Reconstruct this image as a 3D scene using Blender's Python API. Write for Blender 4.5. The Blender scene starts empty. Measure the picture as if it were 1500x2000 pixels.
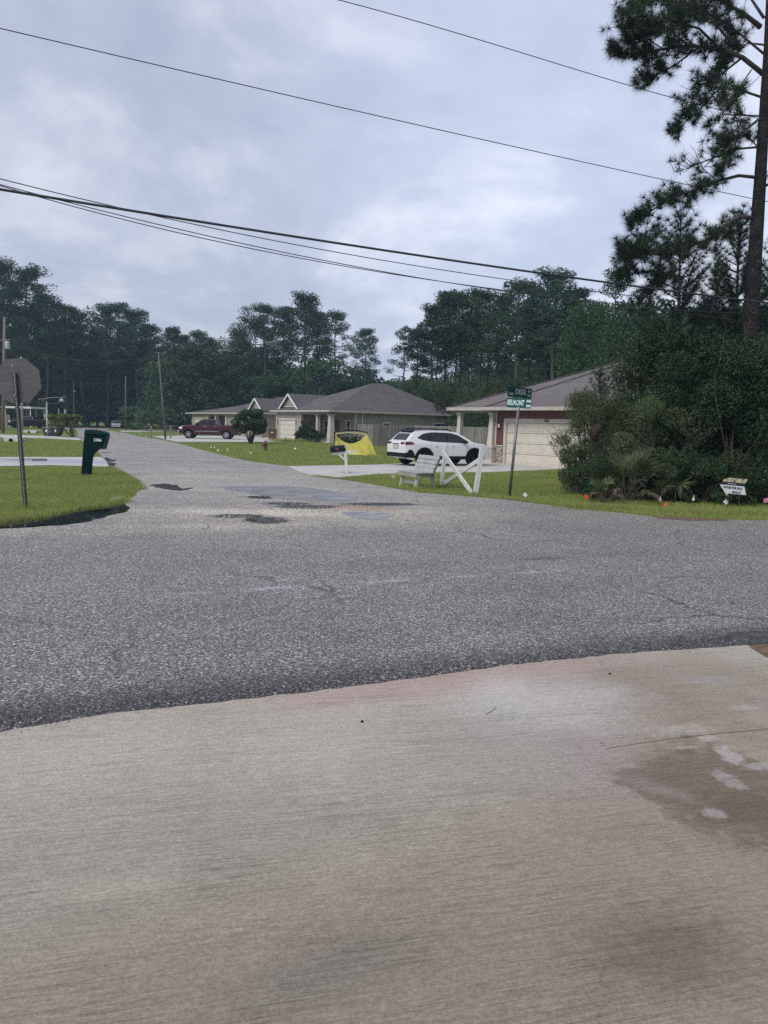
import bpy, bmesh, math, random
import numpy as np
from mathutils import Vector, Matrix
random.seed(7)
RNG = np.random.default_rng(11)
rad = math.radians
S = bpy.context.scene
COL = S.collection

# ------------------------------------------------------------------ camera
F = 1444.0; PITCH = math.atan(171/F); ROLL = rad(1.4); EYE = 1.65
cd = bpy.data.cameras.new('camera'); cam = bpy.data.objects.new('camera', cd); COL.objects.link(cam)
cd.sensor_fit = 'AUTO'; cd.sensor_width = 36.0; cd.lens = F/2000*36.0
cd.clip_start = 0.1; cd.clip_end = 3000
cam.matrix_world = Matrix.Translation((0, 0, EYE)) @ Matrix.Rotation(math.pi/2-PITCH, 4, 'X') @ Matrix.Rotation(ROLL, 4, 'Z')
S.camera = cam

# ------------------------------------------------------------------ sky, sun, exposure
SUN_EL, SUN_AZ = rad(44), rad(225)         # veiled sun, high behind the camera
w = bpy.data.worlds.new("World"); S.world = w; w.use_nodes = True
nt = w.node_tree; nt.nodes.clear()
def N(t, nt=None, **kw):
    n = nt.nodes.new(t)
    for k, v in kw.items(): setattr(n, k, v)
    return n
sky = N('ShaderNodeTexSky', nt); sky.sky_type = 'NISHITA'; sky.sun_disc = False
sky.sun_elevation = SUN_EL; sky.sun_rotation = SUN_AZ; sky.dust_density = 3; sky.air_density = 1.5
tc = N('ShaderNodeTexCoord', nt); sep = N('ShaderNodeSeparateXYZ', nt)
nt.links.new(tc.outputs['Generated'], sep.inputs[0])
addz = N('ShaderNodeMath', nt, operation='ADD'); addz.inputs[1].default_value = .38
mxz = N('ShaderNodeMath', nt, operation='MAXIMUM'); mxz.inputs[1].default_value = .05
nt.links.new(sep.outputs['Z'], addz.inputs[0]); nt.links.new(addz.outputs[0], mxz.inputs[0])
dx = N('ShaderNodeMath', nt, operation='DIVIDE'); dy = N('ShaderNodeMath', nt, operation='DIVIDE')
nt.links.new(sep.outputs['X'], dx.inputs[0]); nt.links.new(mxz.outputs[0], dx.inputs[1])
nt.links.new(sep.outputs['Y'], dy.inputs[0]); nt.links.new(mxz.outputs[0], dy.inputs[1])
cmb = N('ShaderNodeCombineXYZ', nt); nt.links.new(dx.outputs[0], cmb.inputs[0]); nt.links.new(dy.outputs[0], cmb.inputs[1])
n1 = N('ShaderNodeTexNoise', nt); n1.inputs['Scale'].default_value = 1.9; n1.inputs['Detail'].default_value = 9; n1.inputs['Roughness'].default_value = .56; n1.inputs['Distortion'].default_value = .35
n2 = N('ShaderNodeTexNoise', nt); n2.inputs['Scale'].default_value = 4.2; n2.inputs['Detail'].default_value = 7; n2.inputs['Roughness'].default_value = .55
nt.links.new(cmb.outputs[0], n1.inputs['Vector']); nt.links.new(cmb.outputs[0], n2.inputs['Vector'])
mixn = N('ShaderNodeMath', nt, operation='MULTIPLY_ADD'); mixn.inputs[1].default_value = .35
nt.links.new(n2.outputs[0], mixn.inputs[0]); nt.links.new(n1.outputs[0], mixn.inputs[2])
ramp = N('ShaderNodeValToRGB', nt)
ramp.color_ramp.elements[0].position = .55; ramp.color_ramp.elements[0].color = (.415, .462, .605, 1)
ramp.color_ramp.elements[1].position = .82; ramp.color_ramp.elements[1].color = (.69, .725, .83, 1)
e = ramp.color_ramp.elements.new(.68); e.color = (.485, .530, .670, 1)
nt.links.new(mixn.outputs[0], ramp.inputs[0])
# brighter veil around the hidden sun and towards the horizon
dotn = N('ShaderNodeVectorMath', nt, operation='DOT_PRODUCT')
gd = Vector((.42, 1, .30)).normalized(); dotn.inputs[1].default_value = gd
nt.links.new(tc.outputs['Generated'], dotn.inputs[0])
pw = N('ShaderNodeMapRange', nt); pw.inputs['From Min'].default_value = .80; pw.inputs['From Max'].default_value = 1.0
pw.inputs['To Min'].default_value = 1.0; pw.inputs['To Max'].default_value = 1.30; pw.interpolation_type = 'SMOOTHSTEP'
nt.links.new(dotn.outputs['Value'], pw.inputs['Value'])
SKYGAIN = 6.7
sc = N('ShaderNodeVectorMath', nt, operation='SCALE'); nt.links.new(ramp.outputs[0], sc.inputs[0])
m8 = N('ShaderNodeMath', nt, operation='MULTIPLY'); m8.inputs[1].default_value = SKYGAIN
nt.links.new(pw.outputs[0], m8.inputs[0]); nt.links.new(m8.outputs[0], sc.inputs['Scale'])
mx = N('ShaderNodeMix', nt, data_type='RGBA'); mx.inputs['Factor'].default_value = .92
nt.links.new(sky.outputs[0], mx.inputs['A']); nt.links.new(sc.outputs[0], mx.inputs['B'])
bg = N('ShaderNodeBackground', nt); bg.inputs['Strength'].default_value = .12
wo = N('ShaderNodeOutputWorld', nt)
nt.links.new(mx.outputs['Result'], bg.inputs[0]); nt.links.new(bg.outputs[0], wo.inputs[0])

ld = bpy.data.lights.new('sun', 'SUN'); ld.energy = 1.6; ld.angle = rad(26); ld.color = (1, .93, .84)
sun = bpy.data.objects.new('sun', ld); COL.objects.link(sun)
sd = Vector((math.sin(SUN_AZ)*math.cos(SUN_EL), math.cos(SUN_AZ)*math.cos(SUN_EL), math.sin(SUN_EL)))
sun.rotation_euler = (-sd).to_track_quat('-Z', 'Y').to_euler()
S.view_settings.view_transform = 'Standard'; S.view_settings.look = 'None'
S.view_settings.exposure = 0.42; S.view_settings.gamma = 1
S.cycles.max_bounces = 8; S.cycles.diffuse_bounces = 3; S.cycles.glossy_bounces = 3; S.cycles.transparent_max_bounces = 12
S.cycles.volume_bounces = 1; S.cycles.use_denoising = False

# ------------------------------------------------------------------ terrain and pixel helpers
KN = [(-60, 0), (17, 0), (34, -.22), (100, -.26), (170, -.4), (900, -.4)]
def gz(y):
    for (a, za), (b, zb) in zip(KN, KN[1:]):
        if y <= b: return za+(zb-za)*(y-a)/(b-a)
    return KN[-1][1]
def ray(px, py):
    u = px-750; v = py-1000; c, s = math.cos(ROLL), math.sin(ROLL)
    u2 = u*c+v*s; v2 = -u*s+v*c
    return u2, F*math.cos(PITCH)-v2*math.sin(PITCH), -F*math.sin(PITCH)-v2*math.cos(PITCH)
def P(px, py):                     # pixel -> point on the ground
    x, y, z = ray(px, py); k = -z/y; d = EYE/k if k > 0 else 400
    for _ in range(80): d = .5*d+.5*(EYE-gz(d))/k
    return Vector((x/y*d, d, gz(d)))
def at(px, py, Y):                 # pixel -> point at depth Y
    x, y, z = ray(px, py); return Vector((x/y*Y, Y, EYE+z/y*Y))
def onpl(px, py, c0, k):           # pixel -> point in vertical plane y = c0 + k x
    x, y, z = ray(px, py); t = c0/(y-k*x); return Vector((x*t, y*t, EYE+z*t))
def gp(px, Y):                     # ground point at depth Y below pixel column px (near the horizon)
    q = at(px, 829+.0244*(px-750)+30, Y); return Vector((q.x, Y, gz(Y)))

# ------------------------------------------------------------------ tagging
def tag(o, label=None, cat=None, group=None, kind=None):
    if label: o['label'] = label
    if cat: o['category'] = cat
    if group: o['group'] = group
    if kind: o['kind'] = kind
    return o
def thing(name, label, cat, loc=(0, 0, 0), rz=0, group=None):
    o = bpy.data.objects.new(name, None); COL.objects.link(o); o.empty_display_size = .2
    o.location = loc; o.rotation_euler = (0, 0, rz)
    return tag(o, label, cat, group)
def copy_tree(o, parent=None):
    c = o.copy(); COL.objects.link(c)
    if parent: c.parent = parent
    for ch in list(o.children): copy_tree(ch, c)
    return c

# ------------------------------------------------------------------ mesh helper
def smooth(me, ang=None):
    me.polygons.foreach_set('use_smooth', [True]*len(me.polygons))
class MB:
    def __init__(s, org=(0, 0, 0)): s.v = []; s.f = []; s.org = Vector(org)
    def add(s, vs, fs):
        b = len(s.v); s.v += [Vector(q)-s.org for q in vs]; s.f += [tuple(b+i for i in f) for f in fs]
    def box(s, c, d, rz=0, M=None):
        x, y, z = d[0]/2, d[1]/2, d[2]/2
        vs = [Vector((i*x, j*y, k*z)) for i in (-1, 1) for j in (-1, 1) for k in (-1, 1)]
        R = M if M is not None else Matrix.Rotation(rz, 3, 'Z')
        s.add([R @ q+Vector(c) for q in vs], [(0, 1, 3, 2), (4, 6, 7, 5), (0, 4, 5, 1), (2, 3, 7, 6), (0, 2, 6, 4), (1, 5, 7, 3)]); return s
    def bar(s, p, q, a, b, up=(0, 0, 1)):       # square bar from p to q, a wide (sideways) b high
        p, q = Vector(p), Vector(q); d = (q-p).normalized(); sd_ = d.cross(Vector(up))
        if sd_.length < 1e-3: sd_ = d.cross(Vector((0, 1, 0)))
        sd_.normalize(); u = sd_.cross(d)
        vs = [e+sd_*(i*a/2)+u*(j*b/2) for e in (p, q) for i, j in ((-1, -1), (1, -1), (1, 1), (-1, 1))]
        s.add(vs, [(0, 3, 2, 1), (4, 5, 6, 7), (0, 1, 5, 4), (1, 2, 6, 5), (2, 3, 7, 6), (3, 0, 4, 7)]); return s
    def tube(s, pts, r, n=8, cap=True):
        pts = [Vector(q) for q in pts]; m = len(pts)
        rs = r if isinstance(r, (list, tuple)) else [r]*m
        vs = []; pa = None
        for i, q in enumerate(pts):
            d = (pts[min(i+1, m-1)]-pts[max(i-1, 0)]).normalized()
            if pa is None: pa = d.orthogonal().normalized()
            else:
                pa = pa-d*pa.dot(d)
                pa = pa.normalized() if pa.length > 1e-5 else d.orthogonal().normalized()
            bb = d.cross(pa)
            for k in range(n):
                a = 2*math.pi*k/n; vs.append(q+(pa*math.cos(a)+bb*math.sin(a))*rs[i])
        fs = [(i*n+k, i*n+(k+1) % n, (i+1)*n+(k+1) % n, (i+1)*n+k) for i in range(m-1) for k in range(n)]
        if cap: fs += [tuple(range(n-1, -1, -1)), tuple((m-1)*n+k for k in range(n))]
        s.add(vs, fs); return s
    def lathe(s, prof, c=(0, 0, 0), axis='Z', n=20):
        vs = []
        for r, h in prof:
            for k in range(n):
                a = 2*math.pi*k/n; q = (r*math.cos(a), r*math.sin(a), h)
                if axis == 'Y': q = (q[0], q[2], q[1])
                if axis == 'X': q = (q[2], q[0], q[1])
                vs.append(Vector(q)+Vector(c))
        m = len(prof)
        fs = [(i*n+k, i*n+(k+1) % n, (i+1)*n+(k+1) % n, (i+1)*n+k) for i in range(m-1) for k in range(n)]
        fs += [tuple(range(n-1, -1, -1)), tuple((m-1)*n+k for k in range(n))]
        s.add(vs, fs); return s
    def ball(s, c, r, n=10, sc=(1, 1, 1)):
        m = n//2+1; prof = [(max(1e-4, math.sin(math.pi*i/m)), -math.cos(math.pi*i/m)) for i in range(m+1)]
        vs = []
        for a_, h in prof:
            for k in range(n):
                t = 2*math.pi*k/n
                vs.append(Vector((a_*math.cos(t)*r*sc[0], a_*math.sin(t)*r*sc[1], h*r*sc[2]))+Vector(c))
        fs = [(i*n+k, i*n+(k+1) % n, (i+1)*n+(k+1) % n, (i+1)*n+k) for i in range(m) for k in range(n)]
        s.add(vs, fs); return s
    def prism(s, poly, off):                   # planar polygon (3-D points) extruded by vector off
        n = len(poly); off = Vector(off); a = [Vector(q) for q in poly]
        s.add(a+[q+off for q in a], [tuple(range(n-1, -1, -1)), tuple(range(n, 2*n))]+[(i, (i+1) % n, n+(i+1) % n, n+i) for i in range(n)]); return s
    def build(s, name, mat, parent=None, sm=False, bev=0, loc=None):
        me = bpy.data.meshes.new(name); me.from_pydata([tuple(q) for q in s.v], [], s.f); me.update()
        bm = bmesh.new(); bm.from_mesh(me)
        bmesh.ops.recalc_face_normals(bm, faces=bm.faces)
        if bev: bmesh.ops.bevel(bm, geom=list(bm.edges), offset=bev, segments=2, profile=.5, affect='EDGES', clamp_overlap=True)
        bm.to_mesh(me); bm.free()
        if sm: smooth(me)
        me.materials.append(mat)
        o = bpy.data.objects.new(name, me); COL.objects.link(o)
        if parent: o.parent = parent
        if loc is not None: o.location = loc
        return o
def npmesh(name, V, nv, mat, parent=None, link=True):
    """V: (k*nv,3) array of loose nv-gons"""
    me = bpy.data.meshes.new(name); n = len(V); k = n//nv
    me.vertices.add(n); me.vertices.foreach_set('co', np.asarray(V, np.float32).ravel())
    me.loops.add(n); me.loops.foreach_set('vertex_index', np.arange(n, dtype=np.int32))
    me.polygons.add(k); me.polygons.foreach_set('loop_start', np.arange(0, n, nv, dtype=np.int32))
    try: me.polygons.foreach_set('loop_total', np.full(k, nv, np.int32))
    except Exception: pass
    me.update(calc_edges=True); me.validate()
    me.materials.append(mat)
    if not link: return me
    o = bpy.data.objects.new(name, me); COL.objects.link(o)
    if parent: o.parent = parent
    return o
def text_mesh(txt, size, mat, name, parent, loc, rot, extr=.001, squeeze=1.0, align='CENTER', bold=0.0):
    cu = bpy.data.curves.new(name, 'FONT'); cu.body = txt; cu.size = size; cu.extrude = extr; cu.offset = bold
    cu.align_x = align; cu.align_y = 'CENTER'; cu.resolution_u = 3
    tmp = bpy.data.objects.new('tmp', cu); COL.objects.link(tmp)
    dg = bpy.context.evaluated_depsgraph_get(); me = bpy.data.meshes.new_from_object(tmp.evaluated_get(dg))
    bpy.data.objects.remove(tmp)
    for vv in me.vertices: vv.co.x *= squeeze
    me.materials.clear(); me.materials.append(mat)
    o = bpy.data.objects.new(name, me); COL.objects.link(o); o.parent = parent
    o.location = loc; o.rotation_euler = rot
    return o

# ------------------------------------------------------------------ materials
def mat(name, col, rough=.7, vary=.15, scale=8.0, col2=None, bump=0, bscale=None, metal=0, spec=.5, stretch=(1, 1, 1), detail=4, trans=0, coat=0, lo=.35, hi=.65):
    m = bpy.data.materials.new(name); m.use_nodes = True; t = m.node_tree; b = t.nodes['Principled BSDF']
    b.inputs['Roughness'].default_value = rough; b.inputs['Metallic'].default_value = metal
    b.inputs['Specular IOR Level'].default_value = spec
    if coat: b.inputs['Coat Weight'].default_value = coat; b.inputs['Coat Roughness'].default_value = .05
    if trans: b.inputs['Transmission Weight'].default_value = trans
    tc_ = t.nodes.new('ShaderNodeTexCoord'); mp = t.nodes.new('ShaderNodeMapping'); mp.inputs['Scale'].default_value = stretch
    t.links.new(tc_.outputs['Object'], mp.inputs[0])
    no = t.nodes.new('ShaderNodeTexNoise'); no.inputs['Scale'].default_value = scale; no.inputs['Detail'].default_value = detail
    t.links.new(mp.outputs[0], no.inputs['Vector'])
    r = t.nodes.new('ShaderNodeValToRGB'); r.color_ramp.elements[0].position = lo; r.color_ramp.elements[1].position = hi
    c2 = col2 if col2 else tuple(min(1, c*(1+vary)) for c in col); c1 = col if col2 else tuple(c*(1-vary) for c in col)
    r.color_ramp.elements[0].color = (*c1, 1); r.color_ramp.elements[1].color = (*c2, 1)
    t.links.new(no.outputs[0], r.inputs[0]); t.links.new(r.outputs[0], b.inputs['Base Color'])
    if bump:
        n2_ = t.nodes.new('ShaderNodeTexNoise'); n2_.inputs['Scale'].default_value = bscale or scale*3; n2_.inputs['Detail'].default_value = 4
        t.links.new(mp.outputs[0], n2_.inputs['Vector'])
        bp = t.nodes.new('ShaderNodeBump'); bp.inputs['Strength'].default_value = bump; bp.inputs['Distance'].default_value = .02
        t.links.new(n2_.outputs[0], bp.inputs['Height']); t.links.new(bp.outputs[0], b.inputs['Normal'])
    return m
def foliage_mat(name, c1, c2, rough=.55, tr=.25, scale=.6):
    m = bpy.data.materials.new(name); m.use_nodes = True; t = m.node_tree; b = t.nodes['Principled BSDF']
    b.inputs['Roughness'].default_value = rough; b.inputs['Specular IOR Level'].default_value = .3
    g = t.nodes.new('ShaderNodeNewGeometry'); oi = t.nodes.new('ShaderNodeObjectInfo')
    r = t.nodes.new('ShaderNodeValToRGB'); r.color_ramp.elements[0].color = (*c1, 1); r.color_ramp.elements[1].color = (*c2, 1)
    tc_ = t.nodes.new('ShaderNodeTexCoord'); no = t.nodes.new('ShaderNodeTexNoise'); no.inputs['Scale'].default_value = scale; no.inputs['Detail'].default_value = 3
    t.links.new(tc_.outputs['Object'], no.inputs['Vector'])
    a = t.nodes.new('ShaderNodeMath'); a.operation = 'MULTIPLY_ADD'; a.inputs[1].default_value = .5
    t.links.new(g.outputs['Random Per Island'], a.inputs[0])
    s_ = t.nodes.new('ShaderNodeMath'); s_.operation = 'MULTIPLY_ADD'; s_.inputs[1].default_value = .9; s_.inputs[2].default_value = -.22
    t.links.new(no.outputs[0], s_.inputs[0]); t.links.new(s_.outputs[0], a.inputs[2])
    t.links.new(a.outputs[0], r.inputs[0])
    hv = t.nodes.new('ShaderNodeHueSaturation'); mr = t.nodes.new('ShaderNodeMapRange')
    mr.inputs['To Min'].default_value = .72; mr.inputs['To Max'].default_value = 1.3
    t.links.new(oi.outputs['Random'], mr.inputs['Value']); t.links.new(mr.outputs[0], hv.inputs['Value'])
    mh = t.nodes.new('ShaderNodeMapRange'); mh.inputs['To Min'].default_value = .535; mh.inputs['To Max'].default_value = .475; fr0 = t.nodes.new('ShaderNodeMath'); fr0.operation = 'MULTIPLY'; fr0.inputs[1].default_value = 7.3; fr1 = t.nodes.new('ShaderNodeMath'); fr1.operation = 'FRACT'
    t.links.new(oi.outputs['Random'], fr0.inputs[0]); t.links.new(fr0.outputs[0], fr1.inputs[0]); t.links.new(fr1.outputs[0], mh.inputs['Value']); t.links.new(mh.outputs[0], hv.inputs['Hue'])
    t.links.new(r.outputs[0], hv.inputs['Color']); t.links.new(hv.outputs[0], b.inputs['Base Color'])
    if tr:
        tl = t.nodes.new('ShaderNodeBsdfTranslucent'); ms = t.nodes.new('ShaderNodeMixShader'); ms.inputs[0].default_value = tr
        t.links.new(hv.outputs[0], tl.inputs[0]); t.links.new(b.outputs[0], ms.inputs[1]); t.links.new(tl.outputs[0], ms.inputs[2])
        t.links.new(ms.outputs[0], t.nodes['Material Output'].inputs[0])
    return m
def nd(t, typ, **kw):
    n = t.nodes.new(typ)
    for k, v in kw.items():
        if k in ('operation', 'data_type', 'blend_type', 'interpolation_type', 'feature', 'wave_type', 'bands_direction', 'distance'): setattr(n, k, v)
        else: n.inputs[k].default_value = v
    return n
def ramp2(t, src, p0, c0, p1, c1):
    r = t.nodes.new('ShaderNodeValToRGB'); r.color_ramp.elements[0].position = p0; r.color_ramp.elements[1].position = p1
    r.color_ramp.elements[0].color = (*c0, 1); r.color_ramp.elements[1].color = (*c1, 1); t.links.new(src, r.inputs[0]); return r
def mixc(t, fac, a, b, mode='MIX'):
    m = t.nodes.new('ShaderNodeMix'); m.data_type = 'RGBA'; m.blend_type = mode; m.clamp_factor = True
    for s_, v in (('Factor', fac), ('A', a), ('B', b)):
        if isinstance(v, (int, float)): m.inputs[s_].default_value = v
        elif isinstance(v, tuple): m.inputs[s_].default_value = (*v, 1)
        else: t.links.new(v, m.inputs[s_])
    return m.outputs['Result']
def blob(t, co, c, sx, sy, rot=0, soft=.5, noise=None, namt=.5):
    """soft elliptical mask around world point c (a stain), broken up by noise; returns 0..1 socket"""
    mp = t.nodes.new('ShaderNodeMapping'); mp.vector_type = 'TEXTURE'
    mp.inputs['Location'].default_value = (c[0], c[1], 0); mp.inputs['Rotation'].default_value = (0, 0, rot); mp.inputs['Scale'].default_value = (sx, sy, 1000)
    t.links.new(co, mp.inputs[0])
    ln = t.nodes.new('ShaderNodeVectorMath'); ln.operation = 'LENGTH'; t.links.new(mp.outputs[0], ln.inputs[0])
    v = ln.outputs['Value']
    if noise is not None:
        ad = t.nodes.new('ShaderNodeMath'); ad.operation = 'MULTIPLY_ADD'; ad.inputs[1].default_value = -namt*2; t.links.new(noise, ad.inputs[0])
        a2 = t.nodes.new('ShaderNodeMath'); a2.operation = 'ADD'; a2.inputs[1].default_value = namt; t.links.new(v, a2.inputs[0]); t.links.new(a2.outputs[0], ad.inputs[2]); v = ad.outputs[0]
    mr = t.nodes.new('ShaderNodeMapRange'); mr.interpolation_type = 'SMOOTHSTEP'
    mr.inputs['From Min'].default_value = 1+soft; mr.inputs['From Max'].default_value = 1-soft; t.links.new(v, mr.inputs['Value'])
    return mr.outputs[0]
def newmat(name):
    m = bpy.data.materials.new(name); m.use_nodes = True; t = m.node_tree
    tc_ = t.nodes.new('ShaderNodeTexCoord'); return m, t, t.nodes['Principled BSDF'], tc_.outputs['Object']
def noise(t, co, scale, detail=4, rough=.5, dist=0, stretch=None, rot=0):
    if stretch or rot:
        mp = t.nodes.new('ShaderNodeMapping'); mp.inputs['Scale'].default_value = stretch or (1, 1, 1)
        if rot:
            m0 = t.nodes.new('ShaderNodeMapping'); m0.inputs['Rotation'].default_value = (0, 0, rot); t.links.new(co, m0.inputs[0]); co = m0.outputs[0]
        t.links.new(co, mp.inputs[0]); co = mp.outputs[0]
    n = nd(t, 'ShaderNodeTexNoise', Scale=scale, Detail=detail, Roughness=rough, Distortion=dist); t.links.new(co, n.inputs['Vector']); return n.outputs[0]
def setbump(t, b, src, strength, dist):
    bp = nd(t, 'ShaderNodeBump', Strength=strength, Distance=dist); t.links.new(src, bp.inputs['Height']); t.links.new(bp.outputs[0], b.inputs['Normal']); return bp
UR = Vector((.929, .370, 0)); RANG = math.atan2(.370, .929)     # direction of the near road
# ================================================================== GROUND MATERIALS
def m_lawn():
    m, t, b, co = newmat('lawn'); b.inputs['Roughness'].default_value = .95; b.inputs['Specular IOR Level'].default_value = .1
    a = noise(t, co, .35, 4); c = noise(t, co, 9, 5, .7); f = noise(t, co, 60, 3, .7)
    r1 = ramp2(t, a, .35, (.150, .215, .052), .65, (.225, .275, .078))
    r2 = ramp2(t, c, .35, (.60, .60, .60), .7, (1.2, 1.2, 1.15))
    x = mixc(t, 1.0, r1.outputs[0], r2.outputs[0], 'MULTIPLY')
    r3 = ramp2(t, f, .4, (.62, .62, .62), .62, (1.25, 1.25, 1.2)); x = mixc(t, 1.0, x, r3.outputs[0], 'MULTIPLY')
    t.links.new(x, b.inputs['Base Color']); setbump(t, b, f, .5, .03); return m
def m_asphalt():
    m, t, b, co = newmat('chip_seal'); b.inputs['Roughness'].default_value = .62; b.inputs['Specular IOR Level'].default_value = .4
    vo = nd(t, 'ShaderNodeTexVoronoi', Scale=78.0); t.links.new(co, vo.inputs['Vector'])
    sepc = t.nodes.new('ShaderNodeSeparateColor'); t.links.new(vo.outputs['Color'], sepc.inputs[0])
    f = noise(t, co, 40, 6, .85)
    stones = t.nodes.new('ShaderNodeValToRGB'); cr = stones.color_ramp
    cr.elements[0].position = 0; cr.elements[0].color = (.085, .087, .092, 1); cr.elements[1].position = 1; cr.elements[1].color = (.62, .61, .59, 1)
    e1 = cr.elements.new(.42); e1.color = (.19, .192, .197, 1); e2 = cr.elements.new(.82); e2.color = (.33, .33, .33, 1)
    t.links.new(sepc.outputs[0], stones.inputs[0])
    gap = ramp2(t, vo.outputs['Distance'], .30, (1, 1, 1), .75, (.36, .36, .38))
    x = mixc(t, 1.0, stones.outputs[0], gap.outputs[0], 'MULTIPLY')
    fr = ramp2(t, f, .36, (.54, .54, .56), .64, (1.42, 1.42, 1.40)); x = mixc(t, 1.0, x, fr.outputs[0], 'MULTIPLY')
    big = noise(t, co, .5, 4, .6); br = ramp2(t, big, .35, (1.25, 1.20, 1.11), .65, (1.62, 1.56, 1.44)); x = mixc(t, 1.0, x, br.outputs[0], 'MULTIPLY')
    # bleached sandy wear around the mouth of the side street
    wn = noise(t, co, 1.3, 6, .62); wn2 = noise(t, co, 7, 4, .6)
    def stain(x, c, sx, sy, rot, col, amt, soft=.5, n=None, na=.5):
        mk = blob(t, co, c, sx, sy, rot, soft, n or wn, na)
        mm = t.nodes.new('ShaderNodeMath'); mm.operation = 'MULTIPLY'; mm.inputs[1].default_value = amt; t.links.new(mk, mm.inputs[0])
        return mixc(t, mm.outputs[0], x, mixc(t, 1.0, x, tuple(min(1.36, c/.33) for c in col), 'MULTIPLY'))
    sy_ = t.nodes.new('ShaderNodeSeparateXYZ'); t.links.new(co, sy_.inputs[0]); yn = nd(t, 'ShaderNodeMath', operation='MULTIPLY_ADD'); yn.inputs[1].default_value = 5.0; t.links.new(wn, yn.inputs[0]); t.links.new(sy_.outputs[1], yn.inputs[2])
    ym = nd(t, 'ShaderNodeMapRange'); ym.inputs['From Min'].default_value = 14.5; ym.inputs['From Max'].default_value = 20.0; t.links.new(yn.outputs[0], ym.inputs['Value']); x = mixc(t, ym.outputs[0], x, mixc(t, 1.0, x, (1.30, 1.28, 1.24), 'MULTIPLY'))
    x = stain(x, P(400, 955), 4.5, 9.5, .25, (.42, .415, .405), .85, .7)
    x = stain(x, P(640, 1012), 2.8, 1.5, .25, (.46, .43, .40), .7, .5)
    x = stain(x, P(180, 1035), 2.9, .55, .30, (.45, .44, .42), .8, .5)
    x = stain(x, P(560, 1000), 3.4, 1.0, .2, (.45, .44, .42), .7, .6)
    x = stain(x, P(700, 992), .8, .5, .1, (.30, .17, .12), .45, .6)
    x = stain(x, P(480, 1003), .9, .5, .1, (.72, .72, .76), .8, .6)
    x = stain(x, P(540, 1170), .25, .6, .3, (.35, .35, .42), .25, .6)
    x = stain(x, P(1055, 1092), .32, .08, .3, (.16, .16, .17), .7, .6)
    for px, py, sx, sy in ((520, 1016, .22, .14), (465, 1008, .3, .08), (600, 990, .4, .1), (740, 985, .5, .09), (560, 984, .3, .08)):
        x = stain(x, P(px, py), sx*1.4, sy*3, .2, (.05, .05, .055), 1.6, .5, wn2, .9)
    # wheel tracks and hairline cracks
    for k_, am in ((1.15, .55), (2.15, .4), (3.75, .5), (4.75, .35)):
        c_ = P(700, 1345)+Vector((-UR.y, UR.x, 0))*k_; mk = blob(t, co, c_, 60, .30, RANG, .9, wn, .25); mm = t.nodes.new('ShaderNodeMath'); mm.operation = 'MULTIPLY'; mm.inputs[1].default_value = am*.55; t.links.new(mk, mm.inputs[0]); x = mixc(t, mm.outputs[0], x, mixc(t, 1.0, x, (.80, .80, .82), 'MULTIPLY'))
    dn = nd(t, 'ShaderNodeTexNoise', Scale=2.4, Detail=5.0); t.links.new(co, dn.inputs['Vector']); dm = t.nodes.new('ShaderNodeVectorMath'); dm.operation = 'MULTIPLY_ADD'; dm.inputs[1].default_value = (.5, .5, 0); t.links.new(dn.outputs['Color'], dm.inputs[0]); t.links.new(co, dm.inputs[2])
    vc = nd(t, 'ShaderNodeTexVoronoi', Scale=.42, feature='DISTANCE_TO_EDGE'); t.links.new(dm.outputs[0], vc.inputs['Vector']); cr2 = ramp2(t, vc.outputs['Distance'], .003, (.42, .42, .43), .009, (1, 1, 1)); cmk = ramp2(t, big, .50, (0, 0, 0), .60, (1, 1, 1))
    x = mixc(t, cmk.outputs[0], x, mixc(t, 1.0, x, cr2.outputs[0], 'MULTIPLY'))
    # dark broken rim where the road meets the concrete apron
    dt = t.nodes.new('ShaderNodeVectorMath'); dt.operation = 'DOT_PRODUCT'; dt.inputs[1].default_value = (-UR.y, UR.x, 0); t.links.new(co, dt.inputs[0])
    e0 = (P(700, 1345)).dot(Vector((-UR.y, UR.x, 0)))
    ad = t.nodes.new('ShaderNodeMath'); ad.operation = 'MULTIPLY_ADD'; ad.inputs[1].default_value = -.35; t.links.new(wn2, ad.inputs[0]); t.links.new(dt.outputs['Value'], ad.inputs[2])
    mr = nd(t, 'ShaderNodeMapRange'); mr.inputs['From Min'].default_value = e0+.42; mr.inputs['From Max'].default_value = e0-.05; t.links.new(ad.outputs[0], mr.inputs['Value'])
    x = mixc(t, mr.outputs[0], x, mixc(t, 1.0, x, (.30, .30, .33), 'MULTIPLY'))
    # the long tyre-worn dusty line along the middle
    t.links.new(x, b.inputs['Base Color'])
    hs = mixc(t, .5, gap.outputs[0], fr.outputs[0]); setbump(t, b, hs, .9, .012)
    return m
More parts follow.
